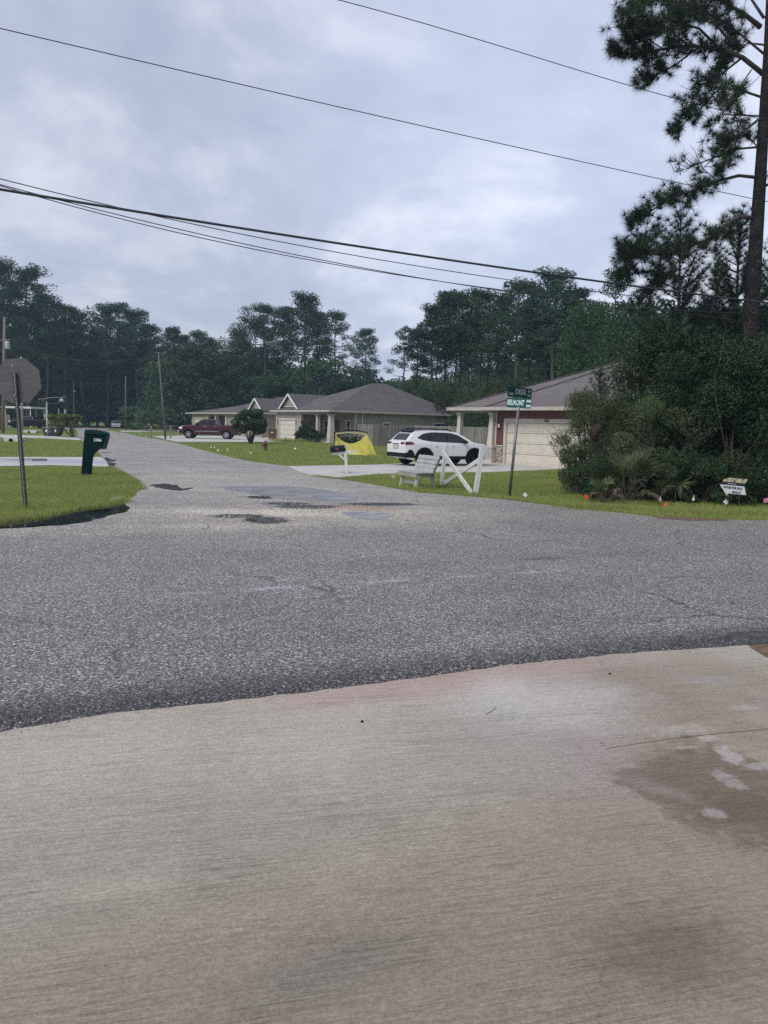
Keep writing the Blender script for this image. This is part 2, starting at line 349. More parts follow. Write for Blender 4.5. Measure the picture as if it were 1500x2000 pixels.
def m_concrete(name, c1, c2, brush=False, stains=()):
    m, t, b, co = newmat(name); b.inputs['Roughness'].default_value = .62; b.inputs['Specular IOR Level'].default_value = .35
    a = noise(t, co, 1.1, 5, .55); r = ramp2(t, a, .36, c1, .64, c2); x = r.outputs[0]
    g = noise(t, co, 190, 4, .9); rg = ramp2(t, g, .38, (.66, .66, .655), .62, (1.32, 1.32, 1.32)); x = mixc(t, 1.0, x, rg.outputs[0], 'MULTIPLY')
    pk = noise(t, co, 45, 2, .5); rp = ramp2(t, pk, .70, (1, 1, 1), .78, (1.35, 1.33, 1.28)); x = mixc(t, 1.0, x, rp.outputs[0], 'MULTIPLY')
    wn = noise(t, co, 3.2, 6, .65); w2 = noise(t, co, 15, 6, .75)
    for c, sx, sy, rot, col, amt, soft, which, na in stains:
        mk = blob(t, co, c, sx, sy, rot, soft, wn if which == 0 else w2, na)
        mm = t.nodes.new('ShaderNodeMath'); mm.operation = 'MULTIPLY'; mm.inputs[1].default_value = amt; t.links.new(mk, mm.inputs[0])
        x = mixc(t, mm.outputs[0], x, col)
    if brush:
        # broom strokes: long thin streaks nearly parallel to the road edge
        def lines(sx_, sy_, ang, wd, dark, wob):
            q_ = noise(t, co, 1.0, 3, .45, wob, (sx_, sy_, 1), -rad(ang)); sb_ = nd(t, 'ShaderNodeMath', operation='SUBTRACT'); sb_.inputs[1].default_value = .5; t.links.new(q_, sb_.inputs[0])
            ab = nd(t, 'ShaderNodeMath', operation='ABSOLUTE'); t.links.new(sb_.outputs[0], ab.inputs[0]); return ramp2(t, ab.outputs[0], 0, (dark, dark*.985, dark*.97), wd, (1, 1, 1)).outputs[0]
        s1 = noise(t, co, 1.0, 4, .8, .1, (14, 80, 1), -rad(14)); q = ramp2(t, s1, .38, (.86, .855, .845), .60, (1.09, 1.09, 1.09)); x = mixc(t, 1.0, x, q.outputs[0], 'MULTIPLY')
        fade = noise(t, co, 2.2, 3, .5); fr_ = ramp2(t, fade, .35, (.25, .25, .25), .6, (1, 1, 1)).outputs[0]
        for (sx_, sy_, ang, wd, dark) in ((.9, 42, 14, .030, .70), (1.4, 75, 13.5, .05, .80)):
            L_ = lines(sx_, sy_, ang, wd, dark, .05); x = mixc(t, fr_, x, mixc(t, 1.0, x, L_, 'MULTIPLY'))
        g2 = noise(t, co, 75, 3, .8); rg2 = ramp2(t, g2, .38, (.84, .84, .835), .62, (1.15, 1.15, 1.15)); x = mixc(t, 1.0, x, rg2.outputs[0], 'MULTIPLY')
        vo_ = nd(t, 'ShaderNodeTexVoronoi', Scale=24.0); t.links.new(co, vo_.inputs['Vector']); pit = ramp2(t, vo_.outputs['Distance'], .045, (.42, .40, .38), .075, (1, 1, 1)); x = mixc(t, 1.0, x, pit.outputs[0], 'MULTIPLY')
        hm = mixc(t, .5, s1, g); setbump(t, b, hm, .7, .010)
        wet = blob(t, co, P(1430, 1560), .42, .55, .3, .5, wn, .5)
        mr = nd(t, 'ShaderNodeMapRange'); mr.inputs['To Min'].default_value = .6; mr.inputs['To Max'].default_value = .22; t.links.new(wet, mr.inputs['Value']); t.links.new(mr.outputs[0], b.inputs['Roughness'])
    else: setbump(t, b, g, .3, .01)
    t.links.new(x, b.inputs['Base Color']); return m
apron_stains = [
    (P(900, 2020), 3.4, 1.0, RANG, (.30, .25, .185), .9, .75, 0, .5),      # browner film low in the apron
    (P(1260, 1480), .95, 1.1, .2, (.32, .255, .19), .7, .6, 0, .6),
    (P(1330, 1340), .95, .7, .3, (.265, .21, .16), .6, .6, 0, .6),
    (P(1140, 1440), .22, .80, .1, (.40, .30, .28), .65, .5, 0, .9),
    (P(900, 1330), 1.15, .22, RANG, (.46, .345, .305), .85, .5, 0, .7),
    (P(1060, 1375), .55, .42, .3, (.60, .585, .57), .65, .6, 0, .7),
    (P(1000, 1470), .65, .45, .3, (.40, .39, .375), .45, .7, 0, .6),
    (P(150, 1640), 1.2, .5, .3, (.30, .285, .255), .35, .7, 0, .5),
    (P(230, 1740), .16, .06, .2, (.46, .43, .33), .55, .7, 0, .5),
    (P(640, 1900), .30, .12, .5, (.15, .15, .155), .35, .8, 1, 1.1),
    (P(1300, 1860), .26, .16, .2, (.125, .10, .08), .55, .8, 1, 1.0),
    (P(1400, 1530), .42, .42, .4, (.17, .125, .08), .7, .22, 0, 1.2),
    (P(1480, 1600), .30, .22, .2, (.15, .11, .075), .6, .3, 1, 1.2),
    (P(1428, 1480), .05, .10, .0, (.56, .54, .53), .65, .35, 1, 1.6),
    (P(1422, 1525), .045, .10, .2, (.50, .48, .47), .55, .4, 1, 1.9),
    (P(1385, 1445), .05, .03, .2, (.50, .47, .43), .6, .4, 1, 1.9),
    (P(1345, 1462), .06, .02, .2, (.48, .44, .40), .5, .4, 1, 1.9),
    (P(1396, 1592), .055, .04, 0, (.47, .45, .45), .6, .35, 1, 1.2),
    (P(1490, 1500), .10, .04, .2, (.50, .48, .47), .55, .4, 1, 1.9),
    (P(1330, 1428), .17, .06, .2, (.46, .42, .38), .7, .5, 1, 1.6),
    (P(1450, 1385), .10, .03, .2, (.46, .42, .38), .7, .5, 1, 1.5),
    (P(1210, 1490), .14, .05, -.3, (.38, .29, .27), .5, .6, 1, 1.4),
    (P(1290, 1545), .17, .05, -.7, (.38, .30, .28), .5, .6, 1, 1.4),
    (P(1380, 1330), .16, .08, .2, (.36, .37, .37), .5, .7, 0, .4),
]
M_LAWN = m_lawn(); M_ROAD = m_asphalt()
M_APRON = m_concrete('apron_concrete', (.455, .41, .34), (.515, .472, .405), True, apron_stains)
M_DRIVE = m_concrete('drive_concrete', (.46, .445, .415), (.56, .545, .52), False,
    [(P(860, 908), 2.6, .8, .3, (.24, .225, .20), .8, .7, 0, .7), (P(1040, 908), 2.0, .6, -.7, (.30, .28, .25), .7, .6, 0, .7), (P(100, 901), 9, 1.6, .1, (.36, .38, .45), .95, .7, 0, .5)])
M_PATCH = mat('patch_asphalt', (.15, .152, .162), .30, scale=2.5, col2=(.29, .29, .30), bump=.15, bscale=60)
M_WETHOLE = mat('wet_hole', (.020, .019, .020), .8, spec=.15, scale=12, col2=(.060, .055, .050), bump=.3, bscale=40)
M_WATER = mat('puddle_water', (.012, .013, .012), .015, vary=.1, spec=.9)
M_DIRT = mat('dirt', (.10, .065, .04), .95, scale=14, col2=(.20, .13, .08), bump=.6, bscale=50)
M_SAND = mat('sand', (.36, .32, .26), .95, scale=9, col2=(.48, .44, .37), bump=.3, bscale=50)

# ================================================================== DRAPED SHEETS
from mathutils.geometry import delaunay_2d_cdt
def pip(poly, X, Y):
    inside = np.zeros(X.shape, bool); n = len(poly); j = n-1
    for i in range(n):
        xi, yi = poly[i][0], poly[i][1]; xj, yj = poly[j][0], poly[j][1]
        c = ((yi > Y) != (yj > Y)) & (X < (xj-xi)*(Y-yi)/((yj-yi) if abs(yj-yi) > 1e-9 else 1e-9)+xi)
        inside ^= c; j = i
    return inside
def ragged(pts, seg, amp, seed=0):
    r = random.Random(seed); out = []; n = len(pts)
    for i in range(n):
        a = Vector(pts[i][:2]); b = Vector(pts[(i+1) % n][:2]); L = (b-a).length; k = max(1, min(400, int(L/seg)))
        nrm = Vector((-(b-a).y, (b-a).x)).normalized() if L > 0 else Vector((0, 0))
        for q in range(k):
            p = a.lerp(b, q/k); out.append(p+nrm*r.uniform(-amp, amp))
    return out
def drape(name, pts, off, m, label=None, cat=None, kind='structure', seg=0, amp=0, seed=1, parent=None):
    pp = ragged(pts, seg, amp, seed) if seg else [Vector(q[:2]) for q in pts]
    res = delaunay_2d_cdt([Vector((q.x, q.y)) for q in pp], [], [list(range(len(pp)))], 1, 1e-5)
    bm = bmesh.new(); vs = [bm.verts.new((q.x, q.y, 0)) for q in res[0]]
    for f in res[2]:
        try: bm.faces.new([vs[i] for i in f])
        except ValueError: pass
    for y, _ in KN[1:-1]:
        bmesh.ops.bisect_plane(bm, geom=bm.verts[:]+bm.edges[:]+bm.faces[:], plane_co=(0, y, 0), plane_no=(0, 1, 0))
    for v in bm.verts: v.co.z = gz(v.co.y)+off
    bmesh.ops.recalc_face_normals(bm, faces=bm.faces)
    me = bpy.data.meshes.new(name); bm.to_mesh(me); bm.free(); me.materials.append(m)
    if me.polygons and sum(p.normal.z for p in me.polygons) < 0: me.flip_normals()
    o = bpy.data.objects.new(name, me); COL.objects.link(o)
    if parent: o.parent = parent
    else: tag(o, label, cat, None, kind)
    return o
drape('ground', [(-900, -60), (900, -60), (900, 899), (-900, 899)], 0, M_LAWN)
# the near road: a 6 m strip heading right and away; its far rim is cut by the verges
NR = P(0, 1432); NR2 = P(1460, 1262)
ud = (NR2-NR); ud.z = 0; ud.normalize(); nd_ = Vector((-ud.y, ud.x, 0))
RGHT = [P(1500, 1017), P(1400, 1014), P(1290, 1010), P(1200, 1000), P(1100, 990), P(1000, 977), P(900, 968), P(820, 962), P(740, 948), P(680, 938), P(612, 930)]
LEFT_ = [P(276, 957), P(262, 940), P(240, 926), P(215, 913)]
rr = RGHT[0]+ud*70
road_poly = [NR-ud*70, NR2+ud*70, rr] + RGHT + \
    [P(570, 911), P(500, 903), P(450, 893), P(400, 880.5), P(350, 866.5), P(322, 860), P(270, 852), P(245, 846), P(225, 842.5), P(205, 840)] + \
    [P(150, 840), P(152, 846), P(153, 853), P(160, 860), P(172, 868), P(190, 880), P(197, 888), P(200, 894)] + \
    LEFT_[::-1] + [P(245, 982), P(250, 1000), P(120, 1026), P(0, 1033)] + [P(0, 1033)-ud*70]
road = drape('road', road_poly, .004, M_ROAD, seg=.22, amp=.035)
# far end of the street, bending left in front of the wood
drape('side_road', [P(205, 840), P(150, 840), gp(60, 150), gp(60, 160), gp(150, 165), gp(225, 150)], .008, M_ROAD)
apron_poly = [NR-ud*9, NR, P(200, 1398), P(480, 1368), P(700, 1342), P(850, 1322), P(980, 1303), P(1200, 1280), NR2, P(1500, 1284), P(1500, 1284)+Vector((2.2, -3, 0)), Vector((6, -3, 0)), Vector((-12, -3, 0))]
apron = drape('apron', apron_poly, .009, M_APRON, seg=.07, amp=.010)
drape('dirt_verge', [NR2+Vector((-.02, -.05, 0)), NR2+ud*8-nd_*.02, NR2+ud*8-nd_*.5, NR2+ud*1.2-nd_*.55, P(1500, 1284)+Vector((.5, -.6, 0)), P(1500, 1286)], .013, M_DIRT, seg=.08, amp=.02)
DR = {}
def drive(key, px, off=.012, **k):
    pts = [q if isinstance(q, Vector) else P(*q) for q in px]; DR[key] = pts
    return drape('driveway', pts, off, M_DRIVE, seg=.5, amp=.02, **k)
drive('a', [(560, 911), (640, 909.5), (745, 907.5), (800, 904), (880, 897), (945, 895), (985, 902), (1040, 907), (1105, 912.5), (1160, 918), (1090, 917), (1030, 920), (960, 923), (850, 924), (735, 927), (690, 930.5), (655, 934), (612, 930), (585, 922)])
drive('b', [P(-120, 892), (0, 893), (120, 893), (197, 893), (207, 900), (214, 912), (165, 911), (100, 909), (0, 911), P(-120, 911)])
drive('c', [P(-120, 847), (0, 849), (80, 851), (153, 854.5), (158, 860), (80, 856), (0, 854.5), P(-120, 852)])
drive('d', [(296, 852), (345, 863), (430, 863), (520, 863), (580, 862), (560, 857), (520, 852), (440, 851.5), (360, 851)])
drive('e', [(232, 841), (240, 843.5), (330, 843), (420, 843), (420, 841.5), (330, 841), (250, 840.8)])
# repairs, holes and wet spots of the worn junction
tag(drape('asphalt_patch', [P(420, 951), P(480, 950), P(560, 950), P(620, 955), P(660, 962), P(705, 970), P(690, 977), P(610, 978), P(560, 976), P(520, 970), P(470, 962)], .0075, M_PATCH, seg=.25, amp=.05), kind='structure')
tag(drape('asphalt_patch', [P(668, 1001), P(700, 1000), P(760, 1003), P(770, 1008), P(745, 1015), P(705, 1015), P(680, 1008)], .0075, M_PATCH, seg=.15, amp=.03), kind='structure')
def hole(px, **k): tag(drape('pothole', [P(*q) for q in px], .011, M_WETHOLE, seg=.12, amp=.05, **k), kind='structure')
hole([(292, 948), (320, 945), (345, 948), (352, 955), (380, 953), (372, 956), (352, 959), (330, 957), (310, 953)])
hole([(480, 970), (520, 969), (538, 973), (520, 975), (490, 973)], seed=3)
hole([(478, 1012), (490, 1008), (500, 1012), (496, 1018), (484, 1018)], seed=4)
hole([(200, 899), (207, 893), (218, 898), (228, 898), (220, 902), (206, 902)], seed=5)
hole([(195, 905), (210, 903), (226, 905), (222, 911), (208, 911)], seed=6)
hole([(195, 884), (222, 884), (208, 885.5)], seed=7)
def puddle(name, px, off, lab, seed=1, seg=.2, amp=.05):
    tag(drape(name, [P(*q) for q in px], off, M_WATER, seg=seg, amp=amp, seed=seed), lab, 'puddle', None, 'structure')
puddle('puddle', [(-140, 1052), (-60, 1036), (0, 1025), (60, 1016), (120, 1004), (140, 998), (200, 990), (240, 985), (256, 992), (245, 1000), (215, 1005), (180, 1018), (120, 1026), (60, 1030), (0, 1033), (-60, 1046)], .014, 'long dark puddle between the left lawn and the road', seg=.15, amp=.045)
puddle('puddle', [(8, 897.5), (40, 896.5), (92, 896.5), (92, 901), (60, 901), (40, 900)], .018, 'flat puddle lying on the driveway behind the stop sign', 2, .3, .03)
tag(drape('sand_patch', [P(208, 982), P(220, 974), P(240, 966), P(246, 970), P(228, 978)], .006, M_SAND, seg=.1, amp=.04), kind='structure')
tag(drape('mud_rim', [P(1270, 1007), P(1330, 1010), P(1420, 1015), P(1420, 1018), P(1340, 1017), P(1280, 1012)], .010, M_DIRT, seg=.2, amp=.05), kind='structure')

ck = [P(1185, 1466), P(1240, 1457), P(1300, 1448), P(1360, 1441), P(1430, 1434), P(1500, 1427), P(1560, 1420)]
drape('slab_crack', ck+[q+Vector((0, .005, 0)) for q in ck[::-1]], .0105, mat('crack', (.10, .085, .07), .9, scale=40), seg=.05, amp=.0012)
# worn centre paint of the near road
def m_paint():
    m, t, b, co = newmat('worn_paint'); b.inputs['Base Color'].default_value = (.72, .73, .80, 1); b.inputs['Roughness'].default_value = .6
    a = noise(t, co, 1.4, 5, .6); f = noise(t, co, 42, 4, .8)
    dt = t.nodes.new('ShaderNodeVectorMath'); dt.operation = 'DOT_PRODUCT'; dt.inputs[1].default_value = (-PU.y, PU.x, 0); t.links.new(co, dt.inputs[0])
    c0 = nd(t, 'ShaderNodeMath', operation='SUBTRACT'); c0.inputs[1].default_value = P0.dot(Vector((-PU.y, PU.x, 0))); t.links.new(dt.outputs['Value'], c0.inputs[0]); c1_ = nd(t, 'ShaderNodeMath', operation='ABSOLUTE'); t.links.new(c0.outputs[0], c1_.inputs[0])
    w0 = nd(t, 'ShaderNodeMath', operation='MULTIPLY_ADD'); w0.inputs[1].default_value = -1.9; t.links.new(c1_.outputs[0], w0.inputs[0]); t.links.new(a, w0.inputs[2])
    f2 = nd(t, 'ShaderNodeMath', operation='MULTIPLY_ADD'); f2.inputs[1].default_value = 1.0; t.links.new(f, f2.inputs[0]); t.links.new(w0.outputs[0], f2.inputs[2])
    hf = nd(t, 'ShaderNodeMath', operation='MULTIPLY'); hf.inputs[1].default_value = .5; t.links.new(f2.outputs[0], hf.inputs[0]); r = ramp2(t, hf.outputs[0], .47, (0, 0, 0), .62, (.62, .62, .62))
    tr = t.nodes.new('ShaderNodeBsdfTransparent'); ms = t.nodes.new('ShaderNodeMixShader')
    t.links.new(r.outputs[0], ms.inputs[0]); t.links.new(tr.outputs[0], ms.inputs[1]); t.links.new(b.outputs[0], ms.inputs[2]); t.links.new(ms.outputs[0], t.nodes['Material Output'].inputs[0]); return m
a_ = P(190, 1171); b_ = P(1120, 1114); PU = (b_-a_).normalized(); P0 = a_; M_PAINT = m_paint()
tag(drape('road_marking', [a_-nd_*.16, b_-nd_*.16, b_+nd_*.16, a_+nd_*.16], .0065, M_PAINT), kind='structure')

# loose stones along the broken edge: one uncountable scatter
def stones():
    V = []; base = np.array([(1, 0, 0), (-.5, .87, 0), (-.5, -.87, 0), (0, 0, 1)])
    tri = [(0, 1, 3), (1, 2, 3), (2, 0, 3)]
    edge = [P(0, 1430), P(200, 1396), P(480, 1366), P(700, 1340), P(850, 1320), P(980, 1301), P(1200, 1278), NR2]
    for i in range(1500):
        k = random.randrange(len(edge)-1); p = edge[k].lerp(edge[k+1], random.random())
        off = random.gauss(.03, .07); s = random.uniform(.002, .006)*(2.0 if random.random() < .05 else 1)
        c = p+nd_*off; a = random.uniform(0, 6.28); R = np.array([[math.cos(a), -math.sin(a), 0], [math.sin(a), math.cos(a), 0], [0, 0, 1]])
        q = (base*np.array([s*random.uniform(.7, 1.6), s, s*.9])) @ R.T+np.array([c.x, c.y, .010])
        for t3 in tri: V += [q[t3[0]], q[t3[1]], q[t3[2]]]
    for (px, py, n, sp) in ((560, 972, 120, .25), (600, 990, 160, .5), (480, 1012, 90, .3), (720, 1000, 60, .3), (250, 980, 60, .3)):
        for i in range(n):
            c = P(px, py)+Vector((random.gauss(0, sp*1.6), random.gauss(0, sp), 0)); s = random.uniform(.008, .022)
            q = base*np.array([s*random.uniform(.8, 1.6), s, s])+np.array([c.x, c.y, gz(c.y)+.012])
            for t3 in tri: V += [q[t3[0]], q[t3[1]], q[t3[2]]]
    o = npmesh('gravel', np.array(V), 3, mat('stone', (.18, .17, .16), .8, scale=60, col2=(.55, .53, .50)))
    tag(o, 'pale loose stones along the broken road edge', 'gravel', None, 'stuff')
stones()

# ================================================================== GRASS (one uncountable thing)
M_GRASS = foliage_mat('grass_blade', (.145, .210, .055), (.36, .42, .130), .7, .3, .5)
t_ = M_GRASS.node_tree; co_g = t_.nodes.new('ShaderNodeTexCoord').outputs['Object']; hv_ = [n for n in t_.nodes if n.bl_idname == 'ShaderNodeHueSaturation'][0]
gn = noise(t_, co_g, .9, 5, .7); gm = ramp2(t_, gn, .54, (0, 0, 0), .68, (.65, .65, .65)); gx = mixc(t_, gm.outputs[0], hv_.outputs[0], (.27, .24, .13))
for l_ in list(t_.links):
    if l_.from_node == hv_ and l_.to_node.bl_idname in ('ShaderNodeBsdfPrincipled', 'ShaderNodeBsdfTranslucent'): t_.links.new(gx, l_.to_socket)
lawnL_near = [P(-120, 915)]+[P(0, 914), P(100, 912), P(165, 914)]+LEFT_[::-1]+[P(245, 980), P(205, 988), P(140, 996), P(60, 1014), P(0, 1023), P(-120, 1045)]
def scatter(polys, n_per, h, wdt, holes=()):
    out = []
    for poly in polys:
        xs = [q[0] for q in poly]; ys = [q[1] for q in poly]
        A = (max(xs)-min(xs))*(max(ys)-min(ys)); n = int(A*n_per)
        X = RNG.uniform(min(xs), max(xs), n); Y = RNG.uniform(min(ys), max(ys), n)
        k = pip(poly, X, Y)
        for hp in holes: k &= ~pip(hp, X, Y)
        out.append(np.stack([X[k], Y[k]], 1))
    C = np.concatenate(out); n = len(C); Z = np.interp(C[:, 1], [k[0] for k in KN], [k[1] for k in KN])
    patch = (np.sin(C[:, 0]*1.7+np.sin(C[:, 1]*2.3)*1.3)*np.sin(C[:, 1]*1.9+C[:, 0]*.6)+1)/2
    H = h*RNG.uniform(.45, 1.25, n)*(.75+.5*patch); W = wdt*RNG.uniform(.6, 1.3, n); a = RNG.uniform(0, 2*np.pi, n)
    dx, dy = np.cos(a)*W/2, np.sin(a)*W/2; lx, ly = RNG.normal(0, .45, n)*H, RNG.normal(0, .45, n)*H
    V = np.zeros((n, 3, 3)); V[:, 0] = np.stack([C[:, 0]-dx, C[:, 1]-dy, Z-.004], 1); V[:, 1] = np.stack([C[:, 0]+dx, C[:, 1]+dy, Z-.004], 1)
    V[:, 2] = np.stack([C[:, 0]+lx, C[:, 1]+ly, Z+H], 1)
    return V.reshape(-1, 3)
vergeR = RGHT[:11]+[P(655, 934), P(735, 927), P(850, 924), P(960, 923), P(1030, 920), P(1090, 917), P(1300, 940), P(1500, 960), P(1650, 975), P(1650, 1022)]
lawnR_mid = [P(560, 910), P(500, 902), P(450, 892), P(400, 880), P(350, 866), P(500, 864), P(600, 864), P(690, 868), P(729, 871.5), P(790, 872), P(900, 874), P(900, 896), P(880, 897), P(800, 904), P(745, 907)]
lawnL_mid = [P(-120, 891), P(0, 892), P(193, 892), P(195, 888), P(188, 880), P(170, 868), P(158, 861), P(80, 857.5), P(0, 856), P(-120, 854)]
GV = [scatter([lawnL_near], 1300, .055, .009), scatter([vergeR], 1100, .06, .010),
      scatter([lawnR_mid], 150, .07, .03, [DR['d'], DR['a']]), scatter([lawnL_mid], 130, .07, .03)]
# taller unmown rim at the foot of the right-hand bushes and along the road rims
def rim(pts, n, sp, h, w_):
    L = []
    for i in range(n):
        k = random.randrange(len(pts)-1); p = pts[k].lerp(pts[k+1], random.random())
        L.append((p.x+random.gauss(0, sp), p.y+random.gauss(0, sp)+sp*.6))
    C = np.array(L); n = len(C); Z = np.interp(C[:, 1], [k[0] for k in KN], [k[1] for k in KN]); H = h*RNG.uniform(.4, 1.3, n); W = w_*RNG.uniform(.6, 1.3, n)
    a = RNG.uniform(0, 6.28, n); V = np.zeros((n, 3, 3)); dx, dy = np.cos(a)*W/2, np.sin(a)*W/2
    V[:, 0] = np.stack([C[:, 0]-dx, C[:, 1]-dy, Z], 1); V[:, 1] = np.stack([C[:, 0]+dx, C[:, 1]+dy, Z], 1); V[:, 2] = np.stack([C[:, 0]+RNG.normal(0, .5, n)*H, C[:, 1]+RNG.normal(0, .5, n)*H, Z+H], 1)
    return V.reshape(-1, 3)
GV += [rim([P(1120, 992), P(1200, 997), P(1300, 1003), P(1400, 1005), P(1500, 1006), P(1600, 1007)], 14000, .22, .11, .010),
       rim([NR2+ud*.15-nd_*.5, NR2+ud*1.2-nd_*.6, NR2+ud*4-nd_*.6, NR2+ud*8-nd_*.6], 3500, .12, .07, .006), rim(RGHT[2:], 9000, .05, .06, .010), rim(LEFT_+[P(245, 980), P(205, 988), P(140, 996), P(60, 1014), P(0, 1023)], 12000, .06, .07, .011),
       rim([P(870, 948), P(862, 949)], 160, .12, .16, .012), rim([P(926, 967), P(930, 968)], 200, .12, .14, .012), rim([P(784, 955), P(810, 958), P(848, 955)], 700, .10, .13, .011),
       rim([P(50, 996), P(54, 996)], 160, .07, .12, .010), rim([P(677, 925), P(679, 925)], 120, .08, .10, .010), rim([P(532, 862), P(600, 864)], 900, .4, .38, .035)]
tag(npmesh('grass', np.concatenate(GV), 3, M_GRASS), 'short mown green grass of the lawns and road verges', 'grass', None, 'stuff')
# ================================================================== HOUSES
def m_siding(name, col, pitch=.18):
    m, t, b, co = newmat(name); b.inputs['Roughness'].default_value = .8
    sx = t.nodes.new('ShaderNodeSeparateXYZ'); t.links.new(co, sx.inputs[0])
    d = nd(t, 'ShaderNodeMath', operation='DIVIDE'); d.inputs[1].default_value = pitch; t.links.new(sx.outputs[2], d.inputs[0])
    fr = nd(t, 'ShaderNodeMath', operation='FRACT'); t.links.new(d.outputs[0], fr.inputs[0])
    r = ramp2(t, fr.outputs[0], .0, (.55, .55, .55), .13, (1, 1, 1)); n = noise(t, co, 1.5, 4, .6); rn = ramp2(t, n, .35, tuple(c*.9 for c in col), .65, tuple(c*1.08 for c in col))
    x = mixc(t, 1.0, rn.outputs[0], r.outputs[0], 'MULTIPLY'); t.links.new(x, b.inputs['Base Color']); setbump(t, b, fr.outputs[0], .6, .02); return m
def m_shingle(name, c1, c2):
    m, t, b, co = newmat(name); b.inputs['Roughness'].default_value = .9; b.inputs['Specular IOR Level'].default_value = .2
    sx = t.nodes.new('ShaderNodeSeparateXYZ'); t.links.new(co, sx.inputs[0])
    d = nd(t, 'ShaderNodeMath', operation='DIVIDE'); d.inputs[1].default_value = .068; t.links.new(sx.outputs[2], d.inputs[0])
    fl = nd(t, 'ShaderNodeMath', operation='FLOOR'); t.links.new(d.outputs[0], fl.inputs[0]); fr = nd(t, 'ShaderNodeMath', operation='FRACT'); t.links.new(d.outputs[0], fr.inputs[0])
    cb = t.nodes.new('ShaderNodeCombineXYZ'); mxy = nd(t, 'ShaderNodeMath', operation='MULTIPLY_ADD'); mxy.inputs[1].default_value = .83; t.links.new(sx.outputs[1], mxy.inputs[0]); t.links.new(sx.outputs[0], mxy.inputs[2])
    t.links.new(mxy.outputs[0], cb.inputs[0]); t.links.new(fl.outputs[0], cb.inputs[1])
    vo = nd(t, 'ShaderNodeTexNoise', Scale=4.5, Detail=4.0); t.links.new(cb.outputs[0], vo.inputs['Vector'])
    r = ramp2(t, vo.outputs[0], .36, c1, .64, c2); e_ = ramp2(t, fr.outputs[0], 0, (.82, .82, .82), .3, (1, 1, 1))
    n = noise(t, co, 9, 6, .8); rn = ramp2(t, n, .36, (.72, .72, .72), .64, (1.28, 1.28, 1.28))
    x = mixc(t, 1.0, r.outputs[0], e_.outputs[0], 'MULTIPLY'); x = mixc(t, 1.0, x, rn.outputs[0], 'MULTIPLY')
    t.links.new(x, b.inputs['Base Color']); setbump(t, b, fr.outputs[0], .4, .02); return m
def m_stone():
    m, t, b, co = newmat('ledge_stone'); b.inputs['Roughness'].default_value = .85
    mp = t.nodes.new('ShaderNodeMapping'); mp.inputs['Scale'].default_value = (4, 4, 11); t.links.new(co, mp.inputs[0])
    vo = nd(t, 'ShaderNodeTexVoronoi', Scale=1.0); t.links.new(mp.outputs[0], vo.inputs['Vector'])
    sc_ = t.nodes.new('ShaderNodeSeparateColor'); t.links.new(vo.outputs['Color'], sc_.inputs[0]); r = ramp2(t, sc_.outputs[0], 0, (.22, .19, .16), 1, (.56, .52, .46))
    v2 = nd(t, 'ShaderNodeTexVoronoi', Scale=1.0, feature='DISTANCE_TO_EDGE'); t.links.new(mp.outputs[0], v2.inputs['Vector']); g = ramp2(t, v2.outputs['Distance'], .02, (.2, .19, .18), .12, (1, 1, 1))
    x = mixc(t, 1.0, r.outputs[0], g.outputs[0], 'MULTIPLY'); t.links.new(x, b.inputs['Base Color']); setbump(t, b, v2.outputs['Distance'], .8, .05); return m
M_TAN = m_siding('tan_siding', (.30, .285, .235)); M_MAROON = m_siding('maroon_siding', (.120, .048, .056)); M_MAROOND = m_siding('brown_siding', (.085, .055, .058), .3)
M_SH = m_shingle('shingle', (.085, .078, .083), (.150, .137, .142)); M_SH3 = m_shingle('shingle', (.120, .110, .112), (.185, .170, .172))
M_TRIM = mat('cream_trim', (.47, .44, .38), .6, scale=3, col2=(.56, .53, .47)); M_FASCIA = mat('fascia', (.38, .36, .32), .6, scale=3, col2=(.46, .44, .40)); M_WTRIM = mat('white_trim', (.66, .66, .66), .55, scale=3, col2=(.76, .76, .76))
M_DOOR = mat('garage_door', (.56, .53, .46), .5, scale=2, col2=(.62, .59, .52)); M_SOFF = mat('soffit', (.30, .285, .26), .8)
M_GLASS = mat('window_glass', (.018, .022, .026), .06, spec=.8); M_STONE = m_stone(); M_BLACK = mat('black_metal', (.010, .010, .011), .6, spec=.2)
M_LAMPG = mat('lamp_glass', (.7, .7, .66), .2); M_DARKIN = mat('porch_shadow_wall', (.16, .145, .125), .9)
class Frame:
    """house frame: s along the facade, t into the depth, z up from the ground"""
    def __init__(f, o, u, v): f.o = Vector(o); f.u = Vector((*u, 0)).normalized(); f.v = Vector((*v, 0)).normalized()
    def __call__(f, s, t, z): return f.o+f.u*s+f.v*t+Vector((0, 0, z))
def qbox(mb, fr, s0, s1, t0, t1, z0, z1):
    a = [fr(s0, t0, z0), fr(s1, t0, z0), fr(s1, t1, z0), fr(s0, t1, z0)]; mb.prism(a, (0, 0, z1-z0)); return mb
def hip(fr, name, s0, s1, t0, t1, ze, r1, r2, zr, m, parent, org, zr2=None, along='t'):
    mb = MB(org); A, B, C_, D = fr(s0, t0, ze), fr(s1, t0, ze), fr(s1, t1, ze), fr(s0, t1, ze)
    R1, R2 = fr(*r1, zr), fr(*r2, zr2 or zr); th = Vector((0, 0, -.10))
    if along == 't': fs = [(0, 1, 4), (1, 2, 5, 4), (2, 3, 5), (3, 0, 4, 5)]
    else: fs = [(0, 1, 5, 4), (1, 2, 5), (2, 3, 4, 5), (3, 0, 4)]
    mb.add([A, B, C_, D, R1, R2], fs); mb.add([A+th, B+th, C_+th, D+th], [(3, 2, 1, 0)])
    return mb.build(name, m, parent)
